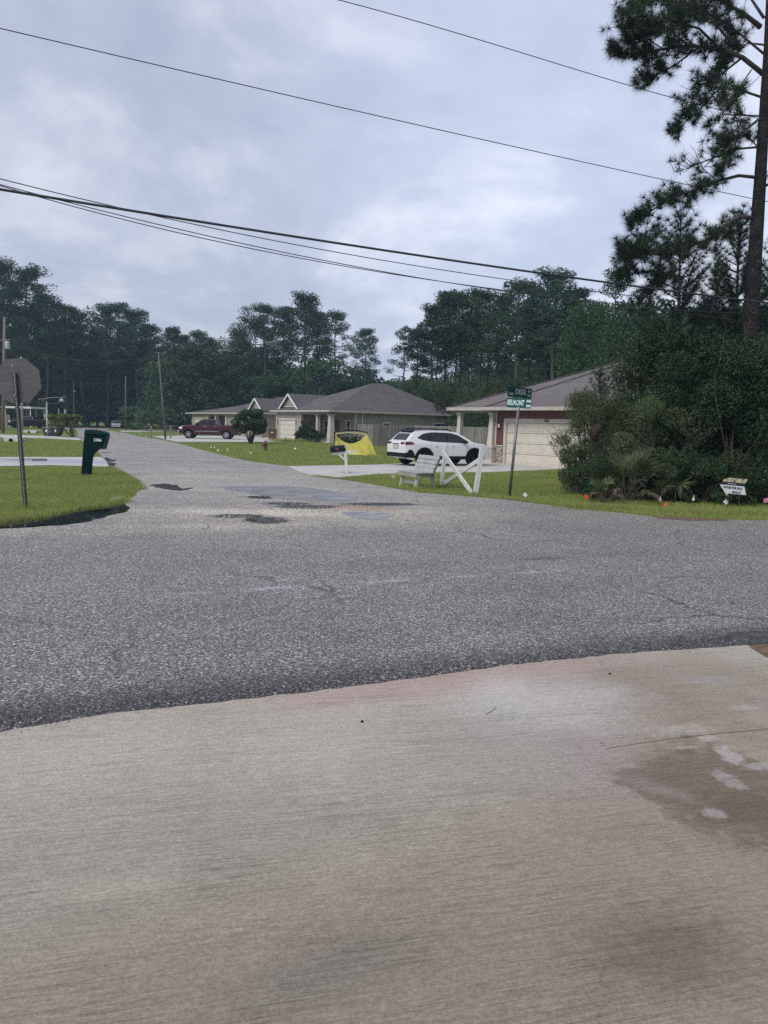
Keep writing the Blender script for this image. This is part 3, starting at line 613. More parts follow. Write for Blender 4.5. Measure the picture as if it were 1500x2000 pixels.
def fascia(fr, s0, s1, t0, t1, ze, parent, org, m=M_FASCIA, h=.17):
    mb = MB(org)
    for (a, b) in (((s0, t0), (s1, t0)), ((s1, t0), (s1, t1)), ((s1, t1), (s0, t1)), ((s0, t1), (s0, t0))):
        p, q = fr(*a, ze-h/2+.03), fr(*b, ze-h/2+.03); d = (q-p).normalized()*.03; mb.bar(p-d, q+d, .09, h)
    return mb.build('gutter', m, parent)
def column(fr, s, t, z1, parent, org, base=True, w0=.36, w1=.22):
    mb = MB(org); z0 = .85 if base else 0
    bt = [fr(s+i*w0/2, t+j*w0/2, z0) for i, j in ((-1, -1), (1, -1), (1, 1), (-1, 1))]; tp = [fr(s+i*w1/2, t+j*w1/2, z1-.12) for i, j in ((-1, -1), (1, -1), (1, 1), (-1, 1))]
    mb.add(bt+tp, [(3, 2, 1, 0), (4, 5, 6, 7), (0, 1, 5, 4), (1, 2, 6, 5), (2, 3, 7, 6), (3, 0, 4, 7)])
    qbox(mb, fr, s-w1*.75, s+w1*.75, t-w1*.75, t+w1*.75, z1-.12, z1)
    o = mb.build('column', M_TRIM, parent)
    if base:
        b = MB(org); qbox(b, fr, s-.26, s+.26, t-.26, t+.26, 0, .78); qbox(b, fr, s-.30, s+.30, t-.30, t+.30, .78, .85); b.build('column_base', M_TRIM, o)
    return o
def window(fr, side, a0, a1, z0, z1, parent, org, plane, out, m=M_WTRIM):
    """side 's': on wall s=plane spanning t a0..a1 ; side 't': on wall t=plane spanning s a0..a1 ; out = outward sign"""
    g = MB(org); f = MB(org); e = .09
    def q(mb, a, b, c, d, p0, p1):
        lo, hi = sorted((plane+out*p0, plane+out*p1))
        if side == 's': qbox(mb, fr, lo, hi, a, b, c, d)
        else: qbox(mb, fr, a, b, lo, hi, c, d)
    q(f, a0-e, a0, z0-e, z1+e, 0, .05); q(f, a1, a1+e, z0-e, z1+e, 0, .05); q(f, a0, a1, z1, z1+e, 0, .05); q(f, a0, a1, z0-e, z0, 0, .06); q(f, a0, a1, (z0+z1)/2-.02, (z0+z1)/2+.02, 0, .035)
    q(g, a0, a1, z0, z1, 0, .02)
    o = f.build('window', m, parent); g.build('pane', M_GLASS, o); return o
def garage(fr, t, s0, s1, z1, parent, org, panels=4):
    d = MB(org); h = z1/panels
    for k in range(panels): qbox(d, fr, s0, s1, t+.06, t+.12, k*h+.008, (k+1)*h-.012)
    n = max(2, round((s1-s0)/1.15)); w_ = (s1-s0)/n
    for k in range(panels):
        for j in range(n): qbox(d, fr, s0+j*w_+.12, s0+(j+1)*w_-.12, t+.045, t+.06, k*h+.10, (k+1)*h-.10)
    o = d.build('garage_door', M_DOOR, parent)
    f = MB(org); qbox(f, fr, s0-.16, s0, t-.04, t+.12, 0, z1+.20); qbox(f, fr, s1, s1+.16, t-.04, t+.12, 0, z1+.20); qbox(f, fr, s0, s1, t-.04, t+.12, z1, z1+.20)
    f.build('door_frame', M_TRIM, o); return o
def lantern(p, parent, org):
    b = MB(org); b.box(p+Vector((0, .06, .12)), (.15, .2, .05)).box(p-Vector((0, -.06, .12)), (.12, .2, .04)).bar(p+Vector((0, .12, -.14)), p+Vector((0, .12, .16)), .1, .06)
    o = b.build('wall_lamp', M_BLACK, parent); g = MB(org); g.lathe([(.045, -.1), (.06, .1)], p, n=8); g.build('lamp_glass', M_LAMPG, o)

# ---- near maroon house with the double garage
g1 = P(985, 905.5); g2 = P(1093, 913.5)
fu = (g2-g1).normalized(); fv = Vector((-fu.y, fu.x, 0))
if fv.y < 0: fv = -fv
h3o = Vector((g1.x, g1.y, gz(g1.y)))
F3 = Frame(h3o, (fu.x, fu.y), (fv.x, fv.y))
H3 = thing('maroon_house', 'maroon sided house with a wide cream garage door and stone footing', 'house', h3o)
GL = 5.0; EZ = 2.86
wb = MB(h3o); qbox(wb, F3, -.62, -.16, 0, .25, .95, EZ-.06); qbox(wb, F3, -.16, GL+.16, 0, .25, 2.33, EZ-.06); qbox(wb, F3, GL+.16, GL+1.0, 0, .25, .95, EZ-.06)
qbox(wb, F3, GL+.16, GL+1.0, .02, .25, 0, .95); qbox(wb, F3, GL+.8, GL+1.0, .25, 10.5, 0, EZ-.06); qbox(wb, F3, -.62, -.37, .25, 10.5, 0, EZ-.06)
wb.build('wall', M_MAROON, H3)
pw_ = MB(h3o); qbox(pw_, F3, -2.62, -.65, 2.1, 2.3, 0, EZ-.06); qbox(pw_, F3, -2.62, -2.42, 2.3, 9.0, 0, EZ-.06); pw_.build('porch_wall', M_MAROOND, H3)
st = MB(h3o); qbox(st, F3, -.66, -.16, -.06, .20, 0, .88); st.build('stone_footing', M_STONE, H3)
def trim(F_, H_, o_, *a, name='corner_trim'): mb = MB(o_); qbox(mb, F_, *a); mb.build(name, M_TRIM, H_)
trim(F3, H3, h3o, -.61, -.16, -.08, .2, .881, .949, name='ledge'); trim(F3, H3, h3o, -.70, -.625, -.03, .24, 0, EZ-.1); trim(F3, H3, h3o, GL+1.003, GL+1.08, -.03, .24, 0, EZ-.1); trim(F3, H3, h3o, -2.70, -2.625, 2.06, 2.16, 0, EZ-.1)
garage(F3, .05, 0, GL, 2.13, H3, h3o)
text_mesh('2307', .17, M_BLACK, 'house_number', H3, F3(GL*.52, -.005, 2.235)-h3o, (math.pi/2, 0, math.atan2(fu.y, fu.x)), bold=.004)
lantern(F3(-.40, -.1, 1.95), H3, h3o)
column(F3, -.86, -.1, 2.62, H3, h3o); column(F3, -3.25, -.1, 2.62, H3, h3o, base=False)
bm_ = MB(h3o); qbox(bm_, F3, -3.5, -.70, -.22, .02, 2.62, EZ-.06); qbox(bm_, F3, -3.5, -3.26, .02, 3.5, 2.62, EZ-.06); bm_.build('porch_beam', M_SOFF, H3)
sl = MB(h3o); qbox(sl, F3, -3.6, -.7, -.3, 3.2, -.02, .06); sl.build('porch_floor', M_DRIVE, H3)
rl = MB(h3o)
for s_ in (-.86, -1.2, -1.5, -1.8, -2.1): qbox(rl, F3, s_-.02, s_+.02, .0, .04, .06, .85)
qbox(rl, F3, -2.3, -.86, -.02, .06, .85, .91); rl.build('porch_rail', M_TRIM, H3)
hip(F3, 'roof', -3.85, 11.2, -.55, 15.2, EZ, (2.7, 6.9), (2.7, 7.4), 5.75, M_SH3, H3, h3o)
hip(F3, 'garage_roof', -.95, 9.5, -.75, 13, EZ+.015, (3.3, 6.6), (3.3, 6.9), 5.72, M_SH3, H3, h3o)
fascia(F3, -3.85, 11.2, -.55, 15.2, EZ, H3, h3o); fascia(F3, -.95, 9.5, -.79, 12.9, EZ+.01, H3, h3o)
so = MB(h3o); qbox(so, F3, -3.8, 11.1, -.5, 15.1, EZ-.115, EZ-.105); so.build('soffit', M_SOFF, H3)
hc = MB(h3o)
def ridge(mb, fr, a, b, r=.07): mb.bar(fr(*a), fr(*b), .26, .03)
ridge(hc, F3, (-3.85, -.55, EZ+.03), (2.7, 6.9, 5.78)); ridge(hc, F3, (-.95, -.75, EZ+.045), (3.3, 6.6, 5.75)); ridge(hc, F3, (9.5, -.75, EZ+.045), (3.3, 6.6, 5.75)); hc.build('ridge_cap', M_SH3, H3)
rp_ = at(965, 773, 42.5)
rg = MB(); rg.add([rp_+Vector((-.35, 0, -.05)), rp_+Vector((.05, .1, .12)), rp_+Vector((.35, .1, .16)), rp_+Vector((.2, -.1, .02)), rp_+Vector((-.1, -.2, -.04))], [(0, 1, 3, 4), (1, 2, 3)])

# ---- middle tan house
c2 = P(645, 865); h2o = Vector((c2.x, c2.y, gz(c2.y))); F2 = Frame(h2o, (-.57, .82), (.82, .57))
H2 = thing('tan_house', 'tan house with narrow garage, gable peak and tapered porch columns behind the yellow net', 'house', h2o)
E2 = at(650, 803, c2.y).z-h2o.z+.05
wl = MB(h2o); qbox(wl, F2, -.02, .2, 2.8, 15.7, 0, E2-.08); qbox(wl, F2, .2, 6.5, 2.8, 3.0, 0, E2-.08); qbox(wl, F2, 6.5, 6.7, 0, 2.8, 0, E2-.08)
qbox(wl, F2, 6.7, 7.22, 0, .2, 0, E2-.08); qbox(wl, F2, 11.0, 11.6, 0, .2, 0, E2-.08); qbox(wl, F2, 7.22, 11.0, 0, .2, 2.3, E2-.08); qbox(wl, F2, 11.4, 11.6, .2, 15.7, 0, E2-.08); qbox(wl, F2, .2, 11.4, 15.5, 15.7, 0, E2-.08)
wl.build('wall', M_TAN, H2)
garage(F2, .05, 7.38, 10.84, 2.1, H2, h2o)
for a_ in ((6.46, 6.60, -.03, .1), (11.5, 11.63, -.03, .1), (-.05, .1, 2.76, 2.9)): trim(F2, H2, h2o, *a_, 0, E2-.1)
column(F2, .15, .15, E2-.35, H2, h2o, base=False, w0=.62, w1=.40); column(F2, 2.7, .15, E2-.35, H2, h2o, base=False, w0=.34, w1=.3); column(F2, 6.2, .15, E2-.35, H2, h2o, base=False, w0=.3, w1=.25)
pb = MB(h2o); qbox(pb, F2, 0, 6.5, 0, .22, E2-.36, E2-.08); qbox(pb, F2, 0, .22, .22, 2.8, E2-.36, E2-.08); pb.build('porch_beam', M_SOFF, H2)
pf = MB(h2o); qbox(pf, F2, -.1, 6.5, -.1, 2.8, 0, .1); pf.build('porch_floor', M_DRIVE, H2)
window(F2, 't', .9, 1.5, .75, 2.15, H2, h2o, 2.8, -1); window(F2, 't', 5.0, 5.9, .8, 2.1, H2, h2o, 2.8, -1)
fd = MB(h2o); qbox(fd, F2, 3.0, 3.95, 2.72, 2.8, .1, 2.15); fd.build('front_door', mat('brown_door', (.08, .05, .04), .5), H2)
window(F2, 's', 6.2, 6.9, 1.55, 2.0, H2, h2o, -.02, -1); window(F2, 's', 12.6, 14.6, 1.0, 2.1, H2, h2o, -.02, -1)
ds = MB(h2o); ds.bar(F2(-.08, 3.6, .2), F2(-.08, 3.6, E2-.3), .09, .09); ds.bar(F2(-.08, 3.6, E2-.3), F2(-.5, 3.7, E2-.1), .09, .09); ds.build('downspout', M_WTRIM, H2)
hip(F2, 'roof', -.55, 12.1, -.5, 16.2, E2, (5.0, 8.3), (5.0, 9.8), 6.25-.0, M_SH, H2, h2o)
hip(F2, 'porch_roof', -.57, 6.6, -.52, 12, E2+.012, (5.0, 7.9), (5.0, 8.3), 6.22, M_SH, H2, h2o)
fascia(F2, -.55, 12.1, -.5, 16.2, E2, H2, h2o)
sf = MB(h2o); qbox(sf, F2, -.5, 12.05, -.45, 16.1, E2-.115, E2-.105); sf.build('soffit', M_SOFF, H2)
def gable(fr, s0, s1, t0, t1, zb, za, parent, org):
    sm_ = (s0+s1)/2; mb = MB(org); mb.add([fr(s0, t0, zb), fr(s1, t0, zb), fr(sm_, t0, za)], [(0, 1, 2)])
    g = mb.build('gable', M_TAN, parent)
    r = MB(org); o_ = .22
    k = (za-zb)/(sm_-s0)
    A = fr(s0-o_, t0-.3, zb-o_*k+.05); B = fr(sm_, t0-.3, za+.05); C_ = fr(s1+o_, t0-.3, zb-o_*k+.05)
    dv = fr.v*(t1-t0+.3); r.add([A, B, C_, A+dv, B+dv, C_+dv], [(0, 1, 4, 3), (1, 2, 5, 4)]); r.build('gable_roof', M_SH, g)
    w = MB(org); w.bar(A-Vector((0, 0, .08)), B-Vector((0, 0, .08)), .06, .18); w.bar(B-Vector((0, 0, .08)), C_-Vector((0, 0, .08)), .06, .18); w.build('barge_board', M_WTRIM, g)
    tb = MB(org); tb.bar(fr(s0+.3, t0-.04, zb+.12), fr(s1-.3, t0-.04, zb+.12), .05, .10); tb.build('gable_trim', M_TRIM, g)
gable(F2, 7.15, 11.0, .35, 9.5, E2+.33, E2+1.75, H2, h2o)
lantern(F2(7.0, -.1, 1.9), H2, h2o); lantern(F2(11.2, -.1, 1.9), H2, h2o)

# ---- far tan house
X1 = at(511, 850, 88.0); h1o = Vector((X1.x, 88.0, gz(88))); F1 = Frame(h1o, (-.57, .82), (.82, .57))
H1 = thing('tan_house', 'farther tan house with two roof peaks and a small gable behind the maroon pickup', 'house', h1o)
E1 = at(430, 808, 96).z+.27+.1
w1 = MB(h1o); qbox(w1, F1, 0, .2, 0, 13, 0, E1-.08); qbox(w1, F1, .2, 10.2, 0, .2, 0, E1-.08); qbox(w1, F1, 10.2, 17.6, 2.4, 2.6, 0, E1-.08); qbox(w1, F1, 10.2, 10.4, .2, 2.4, 0, E1-.08)
qbox(w1, F1, 17.6, 17.8, 0, 2.4, 0, E1-.08); qbox(w1, F1, 17.8, 18.5, 0, .2, 0, E1-.08); qbox(w1, F1, 22.2, 23.2, 0, .2, 0, E1-.08); qbox(w1, F1, 18.5, 22.2, 0, .2, 2.25, E1-.08); qbox(w1, F1, .2, 23.2, 12.8, 13, 0, E1-.08)
w1.build('wall', M_TAN, H1); garage(F1, .05, 18.66, 22.04, 2.05, H1, h1o)
for s_ in (10.6, 14.2, 17.2): column(F1, s_, .15, E1-.3, H1, h1o, base=False, w0=.6, w1=.42)
pb = MB(h1o); qbox(pb, F1, 10.3, 17.6, 0, .22, E1-.33, E1-.08); pb.build('porch_beam', M_SOFF, H1)
window(F1, 't', 11.5, 12.6, .7, 2.1, H1, h1o, 2.4, -1); window(F1, 't', 15.2, 16.4, .7, 2.1, H1, h1o, 2.4, -1); window(F1, 't', 5.6, 7.2, .9, 2.1, H1, h1o, 0, -1)
hip(F1, 'roof', -.55, 17.5, -.5, 13.5, E1, (6.4, 5.9), (8.2, 6.9), at(483, 774, 97).z+.27, M_SH, H1, h1o)
hip(F1, 'back_roof', 12.0, 24.3, -.48, 13.4, E1+.01, (17.5, 6.0), (18.6, 7), at(405, 788, 103).z+.27, M_SH, H1, h1o)
fascia(F1, -.55, 24.3, -.5, 13.5, E1, H1, h1o)
gable(F1, .2, 4.0, .3, 7, E1+.35, E1+1.75, H1, h1o)
# meter box and bin against the house

# ---- brick house mostly outside the left edge and its fence
bo = gp(-70, 92); B0 = thing('brick_house', 'orange brick house cut by the left edge of the picture', 'house', bo)
FB = Frame(bo, (1, 0), (0, 1)); ex = at(5, 800, 101).x-bo.x
mb = MB(bo); qbox(mb, FB, -8, ex, 0, 9, 0, 3.0)
def m_brick():
    m, t, b, co = newmat('brick'); br = nd(t, 'ShaderNodeTexBrick', Scale=4.0); mp = t.nodes.new('ShaderNodeMapping'); mp.inputs['Rotation'].default_value = (math.pi/2, 0, 0); t.links.new(co, mp.inputs[0]); t.links.new(mp.outputs[0], br.inputs['Vector'])
    br.inputs['Color1'].default_value = (.34, .13, .07, 1); br.inputs['Color2'].default_value = (.26, .10, .06, 1); br.inputs['Mortar'].default_value = (.3, .26, .22, 1); t.links.new(br.outputs[0], b.inputs['Base Color']); b.inputs['Roughness'].default_value = .9; return m
mb.build('wall', m_brick(), B0)
hip(FB, 'roof', -8.5, ex+.1, -.5, 9.5, 3.0, (-4, 4.5), (ex-4, 4.5), 4.6, M_SH, B0, bo, along='s'); fascia(FB, -8.5, ex+.1, -.5, 9.5, 3.0, B0, bo)
window(FB, 's', 5, 7, .9, 2.2, B0, bo, ex, 1)

# ---- carport behind the black pickup
co_ = gp(38, 124); K = thing('carport', 'flat white carport on thin posts behind the black pickup', 'carport', co_)
FC = Frame(co_, (1, 0), (0, 1)); xl = at(8, 800, 124).x-co_.x; xr = at(69, 800, 124).x-co_.x; zt = at(40, 794, 124).z-co_.z
mb = MB(co_); qbox(mb, FC, xl, xr, -1.5, 4, zt-.32, zt); mb.build('roof', M_WTRIM, K)
for px in (17, 50, 66):
    for t_ in (-1.2, 3.7):
        mb = MB(co_); mb.bar(FC(at(px, 800, 124).x-co_.x, t_, 0), FC(at(px, 800, 124).x-co_.x, t_, zt-.32), .12, .12); mb.build('post', M_WTRIM, K)

# ================================================================== FENCES
def m_wood(name, c1, c2):
    m, t, b, co = newmat(name); b.inputs['Roughness'].default_value = .9
    n = noise(t, co, 1.0, 5, .65, 0, (9, 9, 1.2)); r = ramp2(t, n, .3, c1, .7, c2); g = t.nodes.new('ShaderNodeNewGeometry')
    rr_ = ramp2(t, g.outputs['Random Per Island'], 0, (.78, .78, .78), 1, (1.2, 1.2, 1.2)); x = mixc(t, 1.0, r.outputs[0], rr_.outputs[0], 'MULTIPLY'); t.links.new(x, b.inputs['Base Color']); return m
M_FENCE = m_wood('weathered_wood', (.13, .122, .115), (.30, .285, .27))
def fence(pts, h, label, zoff=.03, name='wooden_fence'):
    o = Vector((pts[0].x, pts[0].y, gz(pts[0].y))); T = thing(name, label, 'fence', o); pk = MB(o); pn = MB(o)
    for a, b in zip(pts, pts[1:]):
        a = Vector((a.x, a.y, 0)); b = Vector((b.x, b.y, 0)); L = (b-a).length; d = (b-a)/L; n = int(L/.145); pr = Vector((-d.y, d.x, 0))
        for i in range(n):
            c = a+d*(i+.5)*L/n; z = gz(c.y)+zoff; hh = h+random.uniform(-.02, .02)
            pk.bar(c+Vector((0, 0, z)), c+Vector((0, 0, z+hh)), .125, .02, up=pr)
        for zz in (.35, 1.0, 1.55): pn.bar(a+pr*.035+Vector((0, 0, gz(a.y)+zz)), b+pr*.035+Vector((0, 0, gz(b.y)+zz)), .035, .09)
        for i in range(int(L/2.4)+1): c = a+d*min(L-.05, i*2.4)+pr*.09; pn.bar(c+Vector((0, 0, gz(c.y))), c+Vector((0, 0, gz(c.y)+h-.05)), .09, .09, up=pr)
    pk.build('pickets', M_FENCE, T); pn.build('rails', M_FENCE, T); return T
fa = F2(-.2, 2.9, 0)
fence([fa, P(729, 871), P(800, 871)+Vector((.3, -.6, 0)), Vector((12, 58, 0))], 1.83, 'grey weathered picket fence beside the tan house behind the white car')
fence([gp(7, 118), gp(20, 118)], 2.0, 'short grey board fence left of the black pickup', name='board_fence')
# ================================================================== RED RAG ON THE ROOF
def roofz(fr, s, t, ze, p, t0=-.55): pass
rg = MB(rp_)
rg.prism([rp_+Vector(q) for q in ((-.30, 0, -.04), (-.1, 0, -.02), (.05, 0, .03), (.30, 0, .05), (.22, 0, .09), (.0, 0, .09), (-.15, 0, .02), (-.30, 0, .0))], (.08, .2, .03))
o = rg.build('red_rag', mat('red_cloth', (.32, .03, .04), .9), loc=rp_, bev=.008); tag(o, 'red scrap of cloth lying on the shingle roof above the porch', 'cloth')

# ================================================================== VEHICLES
def lerp_prof(pr, x):
    if x <= pr[0][0]: return pr[0][1]
    for (a, za), (b, zb) in zip(pr, pr[1:]):
        if x <= b: return za+(zb-za)*(x-a)/(b-a) if b > a else zb
    return pr[-1][1]
class Car:
    def __init__(c, L, W, top, wheels, wr, arch, sill, belt, roofw, endr=(.10, .16)):
        c.L, c.W, c.top, c.wheels, c.wr, c.arch, c.sill, c.belt, c.roofw, c.endr = L, W, top, wheels, wr, arch, sill, belt, roofw, endr; c.zmax = max(z for _, z in top)
    def zt(c, x): return lerp_prof(c.top, x)
    def zb(c, x):
        z = c.sill
        for xw in c.wheels:
            d = abs(x-xw)
            if d < c.arch: z = max(z, c.wr+math.sqrt(c.arch**2-d*d))
        if x < .35: z = max(z, c.sill+.10*(1-x/.35)**2)
        if x > c.L-.5: z = max(z, c.sill+.05*((x-c.L+.5)/.5)**2)
        return z
    def hw(c, x, z):
        w = c.W/2
        if z > c.belt: w -= (w-c.roofw/2)*((z-c.belt)/(c.zmax-c.belt))**1.15
        elif z < c.sill+.25: w -= .03*(1-(z-c.sill)/.25)
        w -= .035*max(0, (abs(z-(c.belt-.35))-.2))
        a, b = .55, .8
        if x < a: w -= c.endr[0]*(1-x/a)**2.2
        if x > c.L-b: w -= c.endr[1]*((x-c.L+b)/b)**2.2
        return w
    def body(c, name, m, parent):
        xs = set(i*c.L/60 for i in range(61)) | {x for x, _ in c.top}
        for xw in c.wheels:
            for k in range(-8, 9): xs.add(xw+c.arch*math.sin(k*math.pi/16))
            xs |= {xw-c.arch-.003, xw+c.arch+.003}
        xs = sorted(x for x in xs if 0 <= x <= c.L); xs2 = [xs[0]]
        for x in xs[1:]:
            if x-xs2[-1] > .0015: xs2.append(x)
        n = 14; vs = []; fs = []; R = None
        for x in xs2:
            zb, zt = c.zb(x), c.zt(x); side = []
            rr_ = .07 if zt < c.belt+.25 else .10
            for k in range(n):
                s_ = k/(n-1); z = zb+(zt-rr_-zb)*s_; side.append((c.hw(x, z), z))
            w1, z1 = side[-1]
            for k in range(1, 5):
                a = k*math.pi/8; side.append((w1-rr_*1.3*(1-math.cos(a)), z1+rr_*math.sin(a)))
            w2, z2 = side[-1]; side += [(w2*.66, z2+.012), (w2*.33, z2+.02), (0, z2+.022)]
            ring = [(x, -y, z) for y, z in side]+[(x, y, z) for y, z in reversed(side[:-1])]
            R = len(ring); vs += ring
        for i in range(len(xs2)-1):
            for k in range(R): fs.append((i*R+k, i*R+(k+1) % R, (i+1)*R+(k+1) % R, (i+1)*R+k))
        fs += [tuple(range(R)), tuple((len(xs2)-1)*R+k for k in range(R))]
        mb = MB(); mb.add(vs, fs); o = mb.build(name, m, parent, sm=True)
        try: o.data.set_sharp_from_angle(angle=rad(38))
        except Exception: pass
        return o
    def panel(c, name, poly, m, parent, side, out=.008, thick=True):
        """flat-shaded patch on the side: poly of (x,z)"""
        bm = bmesh.new(); f = bm.faces.new([bm.verts.new((x, 0, z)) for x, z in poly])
        for k in range(int(c.L/.2)+1): bmesh.ops.bisect_plane(bm, geom=bm.verts[:]+bm.edges[:]+bm.faces[:], plane_co=(k*.2+.013, 0, 0), plane_no=(1, 0, 0))
        for k in range(20): bmesh.ops.bisect_plane(bm, geom=bm.verts[:]+bm.edges[:]+bm.faces[:], plane_co=(0, 0, k*.1+.017), plane_no=(0, 0, 1))
        for v in bm.verts: v.co.y = side*(c.hw(v.co.x, v.co.z)+out)
        ret = bmesh.ops.extrude_face_region(bm, geom=bm.faces[:])
        for v in [g for g in ret['geom'] if isinstance(g, bmesh.types.BMVert)]: v.co.y -= side*(out+.012)
        bmesh.ops.recalc_face_normals(bm, faces=bm.faces); me = bpy.data.meshes.new(name); bm.to_mesh(me); bm.free(); me.materials.append(m)
        o = bpy.data.objects.new(name, me); COL.objects.link(o); o.parent = parent; return o
    def xat(c, z, front):
        pr = c.top; xs = [i*c.L/800 for i in range(801)]
        if front: xs = xs[::-1]
        for x in xs:
            if c.zt(x) >= z: return x
        return c.L/2
    def glass(c, name, poly, m, parent, front, out=.012):
        """screen: poly of (y,z) lying on the sloping front or rear of the cabin"""
        bm = bmesh.new(); bm.faces.new([bm.verts.new((0, y, z)) for y, z in poly])
        for k in range(30): bmesh.ops.bisect_plane(bm, geom=bm.verts[:]+bm.edges[:]+bm.faces[:], plane_co=(0, 0, k*.07), plane_no=(0, 0, 1))
        sg = 1 if front else -1
        for v in bm.verts: v.co.x = c.xat(v.co.z-.024, front)+sg*(out+.01)
        ret = bmesh.ops.extrude_face_region(bm, geom=bm.faces[:])
        for v in [g for g in ret['geom'] if isinstance(g, bmesh.types.BMVert)]: v.co.x -= sg*.03
        bmesh.ops.recalc_face_normals(bm, faces=bm.faces); me = bpy.data.meshes.new(name); bm.to_mesh(me); bm.free(); me.materials.append(m)
        o = bpy.data.objects.new(name, me); COL.objects.link(o); o.parent = parent; return o
M_TYRE = mat('tyre', (.010, .010, .011), .9, scale=20, spec=.1); M_RIMD = mat('dark_rim', (.014, .014, .016), .5, metal=.3, spec=.3); M_RIMC = mat('chrome_rim', (.62, .62, .64), .25, metal=.9)
M_CLAD = mat('black_cladding', (.012, .013, .014), .75, scale=20, spec=.15); M_CGLASS = mat('car_glass', (.006, .008, .010), .05, spec=.45); M_CHROME = mat('chrome', (.7, .7, .72), .12, metal=1)
M_RED = mat('tail_lens', (.09, .012, .014), .1, spec=.8); M_UNDER = mat('underbody', (.005, .005, .005), 1.0, spec=0); M_LENS = mat('head_lens', (.75, .77, .8), .08, spec=.9)
def wheel(parent, x, y, r, wdt, rim, spokes=5):
    s = 1 if y > 0 else -1
    t_ = MB(); t_.lathe([(r*.66, -wdt/2), (r*.90, -wdt/2), (r, -wdt*.36), (r, wdt*.36), (r*.90, wdt/2), (r*.66, wdt/2), (r*.64, wdt*.1), (r*.64, -wdt*.1), (r*.66, -wdt/2)], axis='Y', n=36)
    w_ = t_.build('wheel', M_TYRE, parent, sm=True, loc=(x, y, r))
    m_ = MB(); m_.lathe([(r*.655, -wdt*.40), (r*.665, wdt*.40), (r*.60, wdt*.40), (r*.58, -wdt*.3), (r*.655, -wdt*.40)], axis='Y', n=30); yy = s*wdt*.33
    m_.lathe([(.06, yy-.04), (.07, yy), (.055, yy+s*.03), (.0, yy+s*.035)], axis='Y', n=12)
    for k in range(spokes):
        a = 2*math.pi*k/spokes+.3; d = Vector((math.cos(a), 0, math.sin(a))); e_ = Vector((-math.sin(a), 0, math.cos(a)))
        for q in (-1, 1): m_.bar(Vector((0, yy, 0))+d*.05+e_*q*.02, Vector((0, yy, 0))+d*r*.61+e_*q*.05, .035, .04, up=e_)
    rm = m_.build('rim', rim, w_, sm=False)
    hb = MB(); hb.lathe([(r*.55, -.02), (r*.55, .02)], (0, -s*wdt*.2, 0), axis='Y', n=24); hb.build('brake_disc', M_UNDER, w_)
    return w_
def arch_ring(c, xw, side, r0, r1, m, parent, out=.02, zlow=None):
    zlow = zlow if zlow is not None else c.sill; poly = []; n = 18; a0 = math.asin(max(-1, min(1, (zlow-c.wr)/r1)))
    for k in range(n+1): a = a0+(math.pi-2*a0)*k/n; poly.append((xw+r1*math.cos(a), c.wr+r1*math.sin(a)))
    b0 = math.asin(max(-1, min(1, (zlow-c.wr)/r0)))
    for k in range(n+1): a = math.pi-b0-(math.pi-2*b0)*k/n; poly.append((xw+r0*math.cos(a), c.wr+r0*math.sin(a)))
    vs = []
    for x, z in poly: vs.append((x, side*(c.hw(x, z)+out), z))
    m2 = len(poly)//2; vi = [(x, y-side*(out+.06), z) for x, y, z in vs]; fs = []; N_ = len(poly)
    for k in range(m2-1): fs.append((k, k+1, N_-2-k, N_-1-k)); fs.append((N_+k, N_+k+1, 2*N_-2-k, 2*N_-1-k))
    for k in range(N_): fs.append((k, (k+1) % N_, N_+(k+1) % N_, N_+k))
    mb = MB(); mb.add(vs+vi, fs); return mb.build('wheel_arch', m, parent)
def cylbox(name, c, d, m, parent, bev=.03):
    mb = MB(); mb.box(c, d); return mb.build(name, m, parent, bev=bev)

